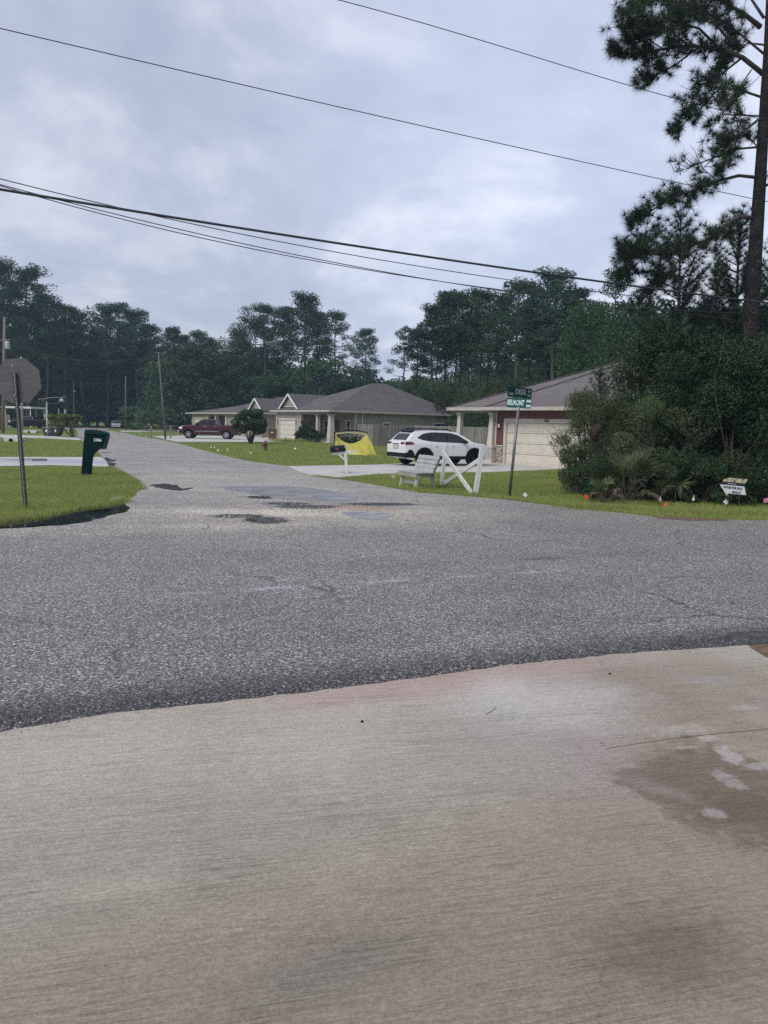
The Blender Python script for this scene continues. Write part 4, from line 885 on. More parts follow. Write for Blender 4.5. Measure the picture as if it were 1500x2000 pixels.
# ---- white estate-style SUV
def suv():
    T = thing('white_suv', 'white SUV with black cladding and roof rails parked before the garage', 'car')
    c = Car(4.86, 1.86, [(0, 1.02), (.03, 1.10), (.16, 1.15), (.50, 1.50), (.62, 1.585), (.9, 1.615), (1.7, 1.64), (2.4, 1.625), (2.85, 1.57), (3.2, 1.42), (3.68, 1.13), (3.8, 1.09), (4.3, 1.03), (4.62, .95), (4.78, .84), (4.86, .66)], (1.0, 3.75), .365, .46, .30, 1.02, 1.22)
    paint = mat('white_paint', (.72, .73, .74), .18, vary=.02, coat=1)
    B = c.body('body', paint, T)
    mb = MB(); mb.box((2.43, 0, .55), (4.3, 1.3, .45)); mb.build('underbody', M_UNDER, T)
    for s in (-1, 1):
        c.panel('window_surround', [(.66, 1.28), (.80, 1.37), (1.05, 1.48), (1.5, 1.548), (2.2, 1.555), (2.6, 1.52), (2.95, 1.42), (3.45, 1.12), (3.38, 1.08), (2.9, 1.075), (1.6, 1.115), (.95, 1.185)], M_CLAD, B, s, .004)
        for poly in ([(.74, 1.285), (.98, 1.42), (1.25, 1.49), (1.30, 1.13), (1.0, 1.19)], [(1.36, 1.13), (1.31, 1.50), (1.6, 1.535), (2.22, 1.535), (2.20, 1.10)], [(2.27, 1.10), (2.28, 1.535), (2.62, 1.495), (2.95, 1.385), (3.30, 1.135), (3.2, 1.09)]):
            c.panel('side_window', poly, M_CGLASS, B, s, .009)
        for xw in c.wheels: arch_ring(c, xw, s, .40, .50, M_CLAD, B, .022)
        c.panel('sill_cladding', [(1.46, .30), (3.28, .30), (3.26, .46), (1.48, .46)], M_CLAD, B, s, .02)
        c.panel('bumper_corner', [(.02, .38), (.52, .38), (.50, .47), (.36, .72), (.22, .76), (.10, .62), (.02, .60)], M_CLAD, B, s, .022)
        c.panel('tail_lamp', [(.03, .96), (.46, 1.0), (.38, 1.10), (.10, 1.12), (.03, 1.08)], M_RED, B, s, .012)
        c.panel('head_lamp', [(4.30, .86), (4.66, .80), (4.72, .88), (4.45, .96), (4.28, .96)], M_LENS, B, s, .01)
        for xh in (1.62, 2.5): cylbox('door_handle', (xh, s*(c.hw(xh, .95)+.02), .95), (.20, .03, .035), paint, B, .01)
        for xd in (1.33, 2.25, 3.32):
            poly = [(xd, .48), (xd+.008, .48), (xd+.008, 1.08), (xd, 1.08)]; c.panel('door_gap', poly, M_UNDER, B, s, .002)
        cylbox('wing_mirror', (3.12, s*1.03, 1.12), (.14, .20, .15), M_CLAD, B, .04)
        mb = MB(); y = s*.60; mb.tube([(.75, y, 1.60), (.85, y, 1.675), (1.0, y, 1.70), (2.3, y, 1.70), (2.5, y, 1.67), (2.62, y, 1.60)], .024, 8); mb.build('roof_rail', M_CLAD, T, sm=True)
        for xw in c.wheels: wheel(T, xw, s*.80, .365, .235, M_RIMD)
    c.glass('rear_window', [(-.60, 1.19), (.60, 1.19), (.52, 1.47), (-.52, 1.47)], M_CGLASS, B, False)
    sp = MB(); sp.prism([(.44, -.58, 1.55), (.44, .58, 1.55), (.75, .60, 1.63), (.75, -.60, 1.63)], (0, 0, .03)); sp.build('roof_spoiler', M_CLAD, B, bev=.008)
    c.glass('windscreen', [(-.68, 1.15), (.68, 1.15), (.56, 1.50), (-.56, 1.50)], M_CGLASS, B, True)
    cylbox('rear_bumper', (.06, 0, .50), (.16, 1.74, .22), M_CLAD, B, .05); cylbox('front_bumper', (4.78, 0, .45), (.18, 1.34, .20), M_CLAD, B, .05)
    cylbox('licence_plate', (-.015, 0, .87), (.02, .32, .16), mat('plate', (.45, .46, .44), .5), B, .003)
    cylbox('plate_recess', (-.006, 0, .88), (.012, .52, .24), mat('grey_trim', (.4, .4, .41), .4), B, .004); cylbox('tailgate_bar', (-.012, 0, 1.0), (.03, .60, .03), M_CLAD, B, .01)
    for s in (-1, 1): cylbox('tail_lamp_inner', (.015, s*.62, 1.03), (.05, .36, .11), M_RED, B, .015)
    wi = MB(); wi.tube([(.13, .0, 1.20), (.20, .32, 1.25)], .012, 6); wi.build('rear_wiper', M_BLACK, B)
    cylbox('grille', (4.85, 0, .70), (.04, .9, .22), M_CLAD, B, .01)
    return T, c
S1, cs = suv(); a_s = rad(28); LR = Vector((.98, 35.4)); hd = Vector((math.cos(a_s), math.sin(a_s))); lf = Vector((-hd.y, hd.x))
og = LR-hd*1.0-lf*.80; S1.location = (og.x, og.y, gz(og.y)+.013); S1.rotation_euler = (0, 0, a_s)

# ---- pickups
def pickup(paint, label, rim, chrome=True):
    T = thing('pickup_truck', label, 'pickup')
    c = Car(5.86, 2.0, [(0, 1.28), (.02, 1.32), (2.02, 1.34), (2.06, 1.40), (2.14, 1.82), (2.3, 1.88), (3.3, 1.90), (3.6, 1.84), (4.28, 1.36), (4.4, 1.31), (5.4, 1.24), (5.7, 1.16), (5.82, 1.0), (5.86, .80)], (1.18, 4.86), .41, .50, .42, 1.30, 1.50, (.03, .12))
    B = c.body('body', paint, T)
    mb = MB(); mb.box((2.9, 0, .62), (5.3, 1.3, .4)); mb.build('underbody', M_UNDER, T)
    tn = MB(); tn.box((1.02, 0, 1.345), (1.9, 1.62, .03)); tn.build('bed_cover', M_CLAD, B)
    for s in (-1, 1):
        for poly in ([(2.24, 1.38), (2.26, 1.74), (2.36, 1.79), (3.02, 1.80), (3.02, 1.37)], [(3.10, 1.37), (3.10, 1.80), (3.42, 1.79), (3.60, 1.72), (4.02, 1.42), (3.98, 1.37)]): c.panel('side_window', poly, M_CGLASS, B, s, .008)
        for xw in c.wheels:
            arch_ring(c, xw, s, .47, .53, M_CLAD, B, .015, .5); wheel(T, xw, s*.86, .41, .27, rim)
        c.panel('side_moulding', [(1.9, .70), (4.2, .70), (4.2, .745), (1.9, .745)], M_CHROME if chrome else M_CLAD, B, s, .014)
        for xd in (2.10, 3.06, 4.10): c.panel('door_gap', [(xd, .52), (xd+.01, .52), (xd+.01, 1.34), (xd, 1.34)], M_UNDER, B, s, .002)
        c.panel('tail_lamp', [(.03, .95), (.16, .95), (.16, 1.25), (.03, 1.25)], M_RED, B, s, .01); c.panel('head_lamp', [(5.45, .92), (5.74, .90), (5.74, 1.10), (5.45, 1.14)], M_LENS, B, s, .01)
        cylbox('wing_mirror', (4.0, s*1.14, 1.40), (.14, .24, .22), M_CLAD, B, .04)
        for xh in (2.2, 3.2): cylbox('door_handle', (xh, s*(c.hw(xh, 1.2)+.02), 1.2), (.18, .03, .04), M_CHROME if chrome else M_CLAD, B, .01)
        st_ = MB(); st_.bar((1.8, s*.95, .42), (4.2, s*.95, .42), .14, .07); st_.build('side_step', M_CLAD, B)
    c.glass('windscreen', [(-.74, 1.40), (.74, 1.40), (.62, 1.78), (-.62, 1.78)], M_CGLASS, B, True)
    cylbox('front_bumper', (5.86, 0, .62), (.18, 1.84, .26), M_CHROME if chrome else M_CLAD, B, .05); cylbox('grille', (5.84, 0, .96), (.06, 1.3, .30), M_CHROME if chrome else M_CLAD, B, .02); cylbox('rear_bumper', (-.05, 0, .62), (.20, 1.8, .2), M_CHROME if chrome else M_CLAD, B, .04)
    return T
T1 = pickup(mat('maroon_paint', (.050, .006, .014), .3, vary=.05, coat=.4, spec=.3), 'maroon crew cab pickup on the driveway beside the leaning pole', M_RIMC)
fw = P(368, 856.5); rw = P(441, 856.5)
dsc = 1.04; hdg = Vector((-1, -.02, 0)).normalized(); a_t = math.atan2(hdg.y, hdg.x); y_t = 75.5
fx = at(368, 850, y_t).x; o_t = Vector((fx, y_t, 0))-hdg*4.86*dsc+Vector((0, .86, 0)); T1.location = (o_t.x, o_t.y, gz(y_t)+.012); T1.rotation_euler = (0, 0, a_t); T1.scale = (dsc,)*3
T2 = pickup(mat('black_paint', (.008, .009, .012), .25, vary=.05, coat=.4), 'black crew cab pickup behind the stop sign post', M_RIMD, False)
nx = at(20, 820, 116).x; T2.location = (nx+5.86*.99, 116.6, gz(116)); T2.rotation_euler = (0, 0, math.pi+.12)

# ---- far white car, front on
def sedan():
    T = thing('white_car', 'small white car facing us at the far end of the street', 'car')
    c = Car(4.6, 1.8, [(0, .95), (.1, 1.05), (.6, 1.10), (1.3, 1.42), (2.4, 1.45), (3.2, 1.05), (4.2, .95), (4.5, .8), (4.6, .6)], (.9, 3.6), .33, .40, .22, .95, 1.15)
    B = c.body('body', mat('far_white_paint', (.75, .76, .78), .25, vary=.02, coat=1), T)
    c.glass('windscreen', [(-.68, 1.06), (.68, 1.06), (.52, 1.36), (-.52, 1.36)], M_CGLASS, B, True)
    for s in (-1, 1):
        c.panel('side_window', [(1.0, 1.08), (1.45, 1.33), (2.35, 1.36), (2.95, 1.08)], M_CGLASS, B, s, .008); c.panel('head_lamp', [(4.1, .70), (4.42, .68), (4.42, .80), (4.1, .86)], M_LENS, B, s, .01)
        for xw in c.wheels: wheel(T, xw, s*.78, .33, .22, M_RIMC)
    cylbox('grille', (4.57, 0, .48), (.06, 1.1, .26), M_CLAD, B, .02); cylbox('underbody', (2.3, 0, .35), (4, 1.3, .25), M_UNDER, T, .01); return T
T3 = sedan(); q = gp(223, 146); T3.location = (q.x-.2, q.y+2, gz(146)); T3.rotation_euler = (0, 0, rad(-90+18))

# ================================================================== STREET FURNITURE
def m_post():
    m, t, b, co = newmat('perforated_steel_skylit'); b.inputs['Roughness'].default_value = .45; b.inputs['Metallic'].default_value = .5
    sx = t.nodes.new('ShaderNodeSeparateXYZ'); t.links.new(co, sx.inputs[0]); d = nd(t, 'ShaderNodeMath', operation='MULTIPLY'); d.inputs[1].default_value = 1/.0254/1.5; t.links.new(sx.outputs[2], d.inputs[0])
    fr = nd(t, 'ShaderNodeMath', operation='FRACT'); t.links.new(d.outputs[0], fr.inputs[0]); a = nd(t, 'ShaderNodeMath', operation='PINGPONG'); a.inputs[1].default_value = .5; t.links.new(fr.outputs[0], a.inputs[0])
    ax = nd(t, 'ShaderNodeMath', operation='ABSOLUTE'); t.links.new(sx.outputs[0], ax.inputs[0]); m1 = nd(t, 'ShaderNodeMath', operation='LESS_THAN'); m1.inputs[1].default_value = .0065; t.links.new(ax.outputs[0], m1.inputs[0])
    m2 = nd(t, 'ShaderNodeMath', operation='GREATER_THAN'); m2.inputs[1].default_value = .30; t.links.new(a.outputs[0], m2.inputs[0]); m3 = nd(t, 'ShaderNodeMath', operation='MULTIPLY'); t.links.new(m1.outputs[0], m3.inputs[0]); t.links.new(m2.outputs[0], m3.inputs[1])
    x = mixc(t, m3.outputs[0], (.055, .07, .072), (.55, .58, .62)); t.links.new(x, b.inputs['Base Color']); return m  # pale dots: sky light through the holes, painted into the post colour
def leaning(base, top):
    """matrix whose z axis runs from base to top and whose x axis stays level"""
    z = (top-base).normalized(); x = Vector((0, 1, 0)).cross(z).normalized(); y = z.cross(x); return Matrix((x, y, z)).transposed().to_4x4()
sb = P(50, 995); stp = at(28, 728, 13.0); Ls = (stp-sb).length
ST = thing('stop_sign', 'brown back of an octagonal stop sign on a leaning perforated post', 'sign', sb); ST.rotation_euler = leaning(sb, stp).to_euler()
mb = MB(); mb.box((0, 0, Ls/2), (.058, .03, Ls)); mb.box((-.027, .018, Ls/2), (.006, .03, Ls)); mb.box((.027, .018, Ls/2), (.006, .03, Ls)); mb.build('post', m_post(), ST)
oc = at(33.5, 743.5, 13.02); loc_ = leaning(sb, stp).inverted() @ (oc-sb)
R8 = .381/math.cos(math.pi/8); ob = MB()
ob.prism([(R8*math.cos(math.pi/8+k*math.pi/4), 0, R8*math.sin(math.pi/8+k*math.pi/4)) for k in range(8)], (0, .004, 0))
so_ = ob.build('sign_plate', mat('sign_back', (.085, .082, .088), .5, scale=2, col2=(.125, .115, .12), stretch=(1, 1, 6)), ST, loc=(loc_.x, .04, loc_.z)); so_.rotation_euler = (0, rad(-3.2), rad(4))
rf = MB(); rf.prism([(R8*.985*math.cos(math.pi/8+k*math.pi/4), .005, R8*.985*math.sin(math.pi/8+k*math.pi/4)) for k in range(8)], (0, .002, 0)); rf.build('sign_face', mat('sign_red', (.45, .02, .03), .4), so_)
for z_ in (.25, -.25):
    bo_ = MB(); bo_.tube([(0, -.055, loc_.z+z_), (0, -.012, loc_.z+z_)], .011, 8); bo_.build('bolt', M_CHROME, ST)

# green roadside mailbox with the number 2386
gb = P(169, 928); kx = 1/65.7
GM = thing('green_mailbox', 'large dark green plastic mailbox with number 2386 on the left lawn', 'mailbox', gb); M_GP = mat('green_plastic', (.003, .016, .021), .55, scale=3, vary=.2, spec=.06); M_GL = mat('green_plastic_lid', (.006, .034, .036), .5, scale=3, vary=.15, spec=.12)
def gpx(px, py): q = at(px, py, gb.y); return (q.x-gb.x, 0, q.z-gb.z)
body = [(161, 928), (177, 928), (178.5, 905), (180, 893), (183, 886), (189, 880), (195, 877), (202, 876), (205, 868), (208, 858), (210.5, 849), (168, 846), (166, 862), (164.5, 880)]
D2 = .28
mb = MB(); mb.prism([Vector(gpx(*q))+Vector((0, -D2/2+.03, 0)) for q in body], (0, D2-.06, 0)); mb.build('post_box', M_GP, GM, bev=.012)
lid = [(167, 847.5), (211.8, 850), (211.2, 845.5), (203, 842), (192, 839.8), (180, 838.7), (169, 838.9)]
mb = MB(); mb.prism([Vector(gpx(*q))+Vector((0, -D2/2, 0)) for q in lid], (0, D2, 0)); mb.build('lid', M_GL, GM, bev=.02)
ft = MB(); ft.prism([Vector(gpx(*q))+Vector((0, -D2/2+.02, 0)) for q in ((210.5, 850), (213, 850), (205, 877), (202, 877))], (0, D2-.04, 0)); ft.build('door', M_GL, GM, bev=.005)
text_mesh('2386', .115, mat('number_white', (.75, .77, .78), .5), 'house_number', GM, Vector(gpx(193.5, 859.5))+Vector((0, -D2/2+.027, 0)), (math.pi/2, rad(2), 0), bold=.003)
GM.rotation_euler = (0, 0, 0)

# black mailbox on a white wooden post
wb_ = P(677.5, 925); WM = thing('black_mailbox', 'black mailbox on a white wooden post beside the driveway', 'mailbox', wb_)
M_WPOST = m_wood('white_painted_wood', (.50, .52, .52), (.66, .68, .68))
def wpx(px, py, dy=0): q = at(px, py, wb_.y); return Vector((q.x-wb_.x, dy, q.z-wb_.z))
mb = MB(); mb.bar(wpx(677.5, 925), wpx(673.5, 869), .10, .10, up=(0, 1, 0)); mb.prism([wpx(671, 869.5, -.05), wpx(676.2, 869.2, -.05), wpx(672.5, 865, -.05)], (0, .1, 0)); mb.build('post', M_WPOST, WM)
mb = MB(); mb.bar(wpx(648, 885.8), wpx(696, 881.5), .08, .09, up=(0, 0, 1)); mb.build('arm', M_WPOST, WM)
mb = MB(); mb.bar(wpx(661, 886), wpx(674.5, 899), .06, .07, up=(0, 1, 0)); mb.build('brace', M_WPOST, WM)
bx = MB(); p0, p1 = wpx(645, 884, 0), wpx(673, 881.5, 0); hh_ = .235; ring = []
for k in range(11):
    a = math.pi*k/10; ring.append((math.cos(a)*.09, hh_*.62+math.sin(a)*.09))
ring = [(.09, 0)]+ring+[(-.09, 0)]
dx_ = (p1-p0); vs = [p0+Vector((0, y, z)) for y, z in ring]+[p1+Vector((0, y, z)) for y, z in ring]; n_ = len(ring)
bx.add(vs, [tuple(range(n_)), tuple(range(2*n_-1, n_-1, -1))]+[(i, (i+1) % n_, n_+(i+1) % n_, n_+i) for i in range(n_)]); bx.build('box', mat('black_steel', (.008, .010, .016), .45, spec=.2), WM)
fl_ = MB(); fl_.box(wpx(658, 875.5, -.105), (.10, .008, .028)); fl_.box(wpx(660.5, 877.5, -.105), (.022, .008, .09)); fl_.build('flag', mat('flag_red', (.5, .12, .16), .5), WM)
nb = MB(); nb.box(wpx(673.5, 878, -.056), (.06, .008, .10)); nb.build('bracket', M_BLACK, WM)

# distant mailboxes on the far verge
def farbox(px0, px1, ptop, pbot, pxp, pyb, lab):
    y = 73.0; b0 = at(pxp, pyb, y); b0.z = gz(y); T = thing('mailbox', lab, 'mailbox', b0, 0, 'small mailboxes on the far verge')
    A = at(px0, ptop, y)-b0; Bq = at(px1, pbot, y)-b0; pt = at(pxp, ptop-1, y)-b0
    m1 = MB(); m1.bar((0, 0, 0), (pt.x, 0, pt.z), .13, .13); m1.build('post', mat('grey_post', (.2, .2, .17), .9), T)
    m2 = MB(); m2.box(((A.x+Bq.x)/2, 0, (A.z+Bq.z)/2+.02), (abs(Bq.x-A.x), .25, abs(A.z-Bq.z)*.9)); m2.build('box', mat('far_black', (.02, .022, .026), .4), T, bev=.05)
    m3 = MB(); m3.bar((A.x, 0, Bq.z-.06), (pt.x+.25, 0, Bq.z-.06), .08, .07); m3.build('arm', mat('grey_post', (.2, .2, .17), .9), T)
farbox(281, 293, 832, 837.5, 295, 855, 'far mailbox with faded lid left of the leaning pole'); farbox(320, 332, 831.5, 838, 333, 857, 'far black mailbox right beside the leaning pole')

# slatted bench
M_BENCH = m_wood('grey_painted_wood', (.24, .27, .27), (.41, .44, .43)); M_BWORN = m_wood('worn_timber', (.17, .17, .14), (.38, .37, .32)); M_CREAM = m_wood('cream_timber', (.42, .43, .34), (.62, .62, .52))
bo = P(813, 957); BN = thing('bench', 'weathered white slatted bench facing the street', 'bench', bo)
Lv = Vector((.42, -.91, 0)).normalized(); Fw = Vector((-.91, -.42, 0)).normalized()     # along the seat ; forward
# anchor so that the near back leg stands at pixel (848,955)
bb_ = P(845, 955.5)-bo; Z = Vector((0, 0, 1))
def bp_(l, f, z): return bb_+Lv*(l-1.0)+Fw*f+Z*z                 # l 0..1.15 along, f forward from the back leg
def bpart(name, segs, m):
    mb = MB()
    for a, b, w_, h_, up in segs: mb.bar(bp_(*a), bp_(*b), w_, h_, up=up)
    return mb.build(name, m, BN)
fu_ = tuple(Fw)
for l in (.12, 1.0):
    bpart('leg', [((l, .52, 0), (l, .44, .40), .05, .09, fu_)], M_CREAM); bpart('leg', [((l, -.04, 0), (l, .05, .40), .05, .09, fu_)], M_BWORN)
    bpart('back_support', [((l, .05, .34), (l, -.17, .84), .05, .085, fu_)], M_BWORN); bpart('side_rail', [((l, -.02, .37), (l, .54, .37), .045, .09, (0, 0, 1))], M_BWORN)
for k in range(4): bpart('seat_slat', [((-.06, .09+k*.125, .435), (1.10, .09+k*.125, .435), .115, .03, (0, 0, 1))], M_BENCH)
nback = Vector((0, 0, 1))
for k in range(4):
    t_ = .30+k*.225; f_ = .05-.22*t_+.055; z_ = .34+.50*t_
    bpart('back_slat', [((-.06, f_, z_), (1.10, f_, z_), .02, .108, tuple((Z*.915+Fw*-.40)))], M_BENCH)
bpart('stretcher', [((.12, .42, .17), (1.0, .42, .17), .04, .09, (0, 0, 1))], M_BENCH); bpart('front_apron', [((-.02, .56, .37), (1.12, .56, .37), .03, .09, (0, 0, 1))], M_BWORN)

# white X-braced gate section
xo = P(895, 958); XG = thing('white_fence_section', 'white wooden cross-braced fence section leaning beside the bench', 'fence', xo)
pa, pb_ = P(862, 949), P(928, 967); pta, ptb = at(870.4, 870.6, pa.y), at(942, 873.4, pb_.y); nrm = (pb_-pa).cross(Vector((0, 0, 1))).normalized()
for a, b, w_ in ((pa, pta, .09), (pb_, ptb, .10)):
    mb = MB(xo); mb.bar(a-Vector((0, 0, .03)), b, w_, w_, up=tuple(nrm)); mb.build('post', M_WPOST, XG)
def along(a, b, t): return a.lerp(b, t)
for (t0, t1, off) in ((.86, .02, .075), (.06, .80, -.075)):
    mb = MB(xo); mb.bar(along(pa, pta, t0)+nrm*off, along(pb_, ptb, t1)+nrm*off, .04, .115, up=tuple(nrm.cross((pb_-pa).normalized()))); mb.build('brace', M_WPOST, XG)

# street name sign
ns = P(995, 970); nt_ = at(1012.5, 797, 17.8); NSg = thing('street_sign', 'green street name blades on a leaning steel pole', 'sign', ns); Mx = leaning(ns, nt_); NSg.rotation_euler = Mx.to_euler(); Ln = (nt_-ns).length
mb = MB(); mb.tube([(0, 0, 0), (0, 0, Ln)], .034, 12); mb.build('pole', mat('galvanised', (.13, .145, .15), .45, metal=.6, scale=6, col2=(.21, .225, .23)), NSg, sm=True)
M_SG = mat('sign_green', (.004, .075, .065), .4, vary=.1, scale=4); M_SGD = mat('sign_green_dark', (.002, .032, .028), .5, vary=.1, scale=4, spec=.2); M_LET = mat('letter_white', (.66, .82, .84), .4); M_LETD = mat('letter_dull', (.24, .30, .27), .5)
def blade(zc, L, H, ang, m, texts, ml, dx=0):
    T = MB(); T.box((dx, 0, 0), (L, .006, H)); o = T.build('sign_blade', m, NSg, bev=.002, loc=(0, 0, zc)); o.rotation_euler = (0, 0, ang)
    for tx, size, x, z, sq in texts: text_mesh(tx, size, ml, 'lettering', o, (dx+x, -.0045, z), (math.pi/2, 0, 0), squeeze=sq, bold=.004)
    return o
blade(Ln+.12, .68, .235, rad(-44), M_SG, [('BELMONT', .175, -.085, 0, .60), ('AVE', .075, .27, .05, .9), ('2300', .075, .27, -.06, .8)], M_LET)
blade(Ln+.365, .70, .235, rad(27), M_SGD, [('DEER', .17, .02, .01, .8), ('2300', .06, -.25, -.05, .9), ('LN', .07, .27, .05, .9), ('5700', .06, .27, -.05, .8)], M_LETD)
mb = MB(); mb.lathe([(.036, Ln-.04), (.036, Ln+.02), (.015, Ln+.03)], n=10); mb.build('bracket', M_CHROME, NSg)

# house-for-sale sign
fb = P(1437, 994); FS = thing('for_sale_sign', 'white pointed HOUSE FOR SALE sign on two thin stakes', 'sign', fb); yS = fb.y
def fpx(px, py, dy=0): q = at(px, py, yS); return Vector((q.x-fb.x, dy, q.z-fb.z))
mb = MB(); mb.prism([fpx(*q) for q in ((1406, 946), (1454, 950.3), (1457, 967), (1421, 963.5), (1420, 968.5))], (0, .006, 0)); pl = mb.build('panel', mat('sign_white', (.66, .70, .74), .5, vary=.05), FS)
mb = MB(); mb.prism([fpx(*q) for q in ((1406.5, 945.6), (1454, 950), (1455.5, 945), (1412, 940))], (0, .005, 0)); mb.build('dark_band', mat('sign_dark', (.02, .018, .03), .6), FS)
mb = MB(); mb.prism([fpx(*q) for q in ((1410, 939.5), (1455.8, 944.8), (1460.5, 936), (1424, 933), (1418, 934))], (0, .005, 0)); mb.build('top_panel', mat('faded_panel', (.12, .11, .10), .6, scale=14, col2=(.62, .58, .38)), FS)
Mtx = mat('print_black', (.015, .015, .015), .5); tl_ = math.atan2(4.3, 48)
text_mesh('HOUSE FOR SALE', .066, Mtx, 'lettering', FS, fpx(1431, 953, -.003), (math.pi/2, tl_, 0), bold=.003, squeeze=.80); text_mesh('259-2115', .062, Mtx, 'lettering', FS, fpx(1438, 962, -.003), (math.pi/2, tl_, 0), bold=.003, squeeze=.8)
text_mesh('Homes, Inc.', .045, mat('sign_white2', (.66, .70, .74), .5), 'lettering', FS, fpx(1430, 945, -.003), (math.pi/2, tl_, 0), squeeze=.9)
for px in (1423, 1444):
    mb = MB(); mb.tube([fpx(px, 995, .012), fpx(px, 936, .012)], .006, 6); mb.build('stake', mat('wire_grey', (.12, .13, .12), .5, metal=.5), FS)

# survey flags
M_STAKE = mat('flag_wire', (.25, .25, .24), .5, metal=.4)
def sflag(px, py, pyb, col, lab, kind='tri', s=1.0):
    b0 = P(px, pyb); T = thing('survey_flag', lab, 'flag', b0, 0, 'utility marker flags in the verge'); tp = at(px, py, b0.y)-b0; k = b0.y/F*s
    mb = MB(); mb.tube([(0, 0, 0), tp+Vector((0, .004, .02))], .003*max(1, b0.y/18), 5); mb.build('wire', M_STAKE, T); m = mat('flag_film', col, .55, scale=30, vary=.12)
    sh = {'tri': [(-4, 1), (4, -3), (3, 6), (-5, 5)], 'dia': [(0, -6), (6, 1), (0, 6), (-6, 0)], 'up': [(-3, 4), (1.5, -6), (2.5, 5)], 'sq': [(-5, -3), (5, -5), (6, 3), (-4, 5)], 'blob': [(-5, -3), (1, -6), (5, -1), (3, 5), (-3, 5)]}[kind]
    n = len(sh); mb = MB(); mb.prism([tp+Vector((x*k, -.002+.02*math.sin(i*2.3), -y*k)) for i, (x, y) in enumerate(sh)], (0, .006, 0)); mb.build('flag', m, T)
OR, WH, PK, LP = (.80, .10, .035), (.66, .66, .68), (.62, .35, .40), (.62, .20, .36)
sflag(768, 931, 937, (.60, .42, .42), 'crumpled pink and white flag left of the bench', 'blob', .8); sflag(1026, 966, 974, WH, 'white diamond flag right of the street sign', 'dia', .85)
sflag(1145, 971, 983, OR, 'orange flag left of the palmettos', 'blob', .9); sflag(1289, 974, 984, PK, 'pale pink upright flag behind the orange one', 'up', 1); sflag(1299, 984, 991, OR, 'orange flag in front of the dark bushes', 'tri', .9)
sflag(1354, 973, 984, (.68, .58, .46), 'pale cream upright flag left of the sale sign', 'up', 1); sflag(1418, 980, 990, WH, 'white diamond flag at the foot of the sale sign', 'dia', .95); sflag(1496, 977, 990, LP, 'pink flag at the right edge of the picture', 'sq', 1)
for px, py, lab, kd in ((412, 872.5, 'leftmost tiny white marker in the middle lawn', 'up'), (418.5, 872.5, 'second tiny white marker in the middle lawn', 'up'), (425.5, 878.5, 'low white marker nearest the street', 'tri'), (444.5, 877.5, 'leaning white marker under the round tree', 'up'), (489.5, 884.5, 'nearest white marker left of the hydrant', 'blob')): sflag(px, py, py+3.5, (.72, .74, .66), lab, kd, .42)
for px, py, lab in ((273, 846, 'tiny white marker by the far driveway'), (285, 851.5, 'white marker at the foot of the far mailbox')): sflag(px, py, py+2.5, (.6, .66, .5), lab, 'tri', .25)
bl = P(577, 879.5); mb = MB(); mb.ball((0, 0, .085), .085, 14); o = mb.build('ball', mat('ball_white', (.72, .74, .68), .4, scale=12, vary=.2), sm=True, loc=bl); tag(o, 'small white ball lying on the lawn right of the hydrant', 'ball')

# hydrant
hy = P(518, 880.5); HY = thing('fire_hydrant', 'rusty dark red fire hydrant standing in the lawn', 'hydrant', hy); M_HY = mat('rust_red', (.085, .030, .028), .7, scale=14, vary=.35)
mb = MB(); mb.lathe([(.15, 0), (.15, .05), (.10, .06), (.10, .42), (.14, .43), (.14, .47), (.11, .50), (.09, .57), (.04, .62), (.03, .68), (.0, .685)], n=16); mb.build('barrel', M_HY, HY, sm=True)
mb = MB(); mb.tube([(-.16, 0, .33), (.16, 0, .33)], .05, 10); mb.tube([(-.19, 0, .33), (-.15, 0, .33)], .065, 8); mb.build('side_nozzle', M_HY, HY)
mb = MB(); mb.tube([(0, -.18, .33), (0, -.05, .33)], .065, 10); mb.tube([(0, -.21, .33), (0, -.17, .33)], .085, 8); mb.build('pumper_nozzle', M_HY, HY)

# yellow practice net
no_ = P(690, 888); NT = thing('practice_net', 'yellow sports net sagging in a black frame on the lawn', 'net', no_); yF = no_.y+1.1
def npx(px, py, y): return at(px, py, y)-no_
M_NET = mat('yellow_net', (.62, .54, .05), .8, scale=26, col2=(.80, .72, .12)); M_NETP = mat('pale_net_band', (.46, .46, .28), .8, scale=20)
M_NET.node_tree.nodes['Principled BSDF'].inputs['Alpha'].default_value = .52
M_NETE = mat('net_edge', (.82, .76, .18), .7)
fr_ = [(656, 886), (653.5, 862), (653, 844), (664, 842), (680, 840.8), (696, 841), (717, 844.5), (720, 862), (726, 888)]
mb = MB(); mb.tube([npx(a, b, yF) for a, b in fr_], .035, 8); mb.build('frame', M_BLACK, NT, sm=True)
n_ = 24; up, lo = [], []
for i in range(n_+1):
    t_ = i/n_; x = 655+62*t_; sag = 849+19*(1-(2*t_-1.0)**2)**.9-1.5*t_; up.append(npx(x, sag, yF)); xl_ = 654+82*t_
    lo.append(npx(xl_, 888+1.5*math.sin(t_*9)+1.0*t_, yF-1.0-.35*math.sin(t_*math.pi)))
vs = []; fs = []; rws = 12
for j in range(rws+1):
    for i in range(n_+1):
        q = up[i].lerp(lo[i], j/rws); q = q+Vector((0, -.16*math.sin(math.pi*j/rws)*(1+.5*math.sin(i*1.3)), .03*math.sin(i*1.9+j))) if 0 < j < rws else q; vs.append(q)
for j in range(rws):
    for i in range(n_): fs.append((j*(n_+1)+i, j*(n_+1)+i+1, (j+1)*(n_+1)+i+1, (j+1)*(n_+1)+i))
mb = MB(); mb.add(vs, fs); mb.build('netting', M_NET, NT, sm=True)
mb = MB(); mb.tube(up, .022, 6); mb.build('net_edge', M_NETE, NT); mb = MB(); mb.tube([lo[-1]+Vector((.25, .05, .0))]+lo[::-1], .045, 6); mb.build('net_hem', M_NETE, NT)
mb = MB(); vs = []
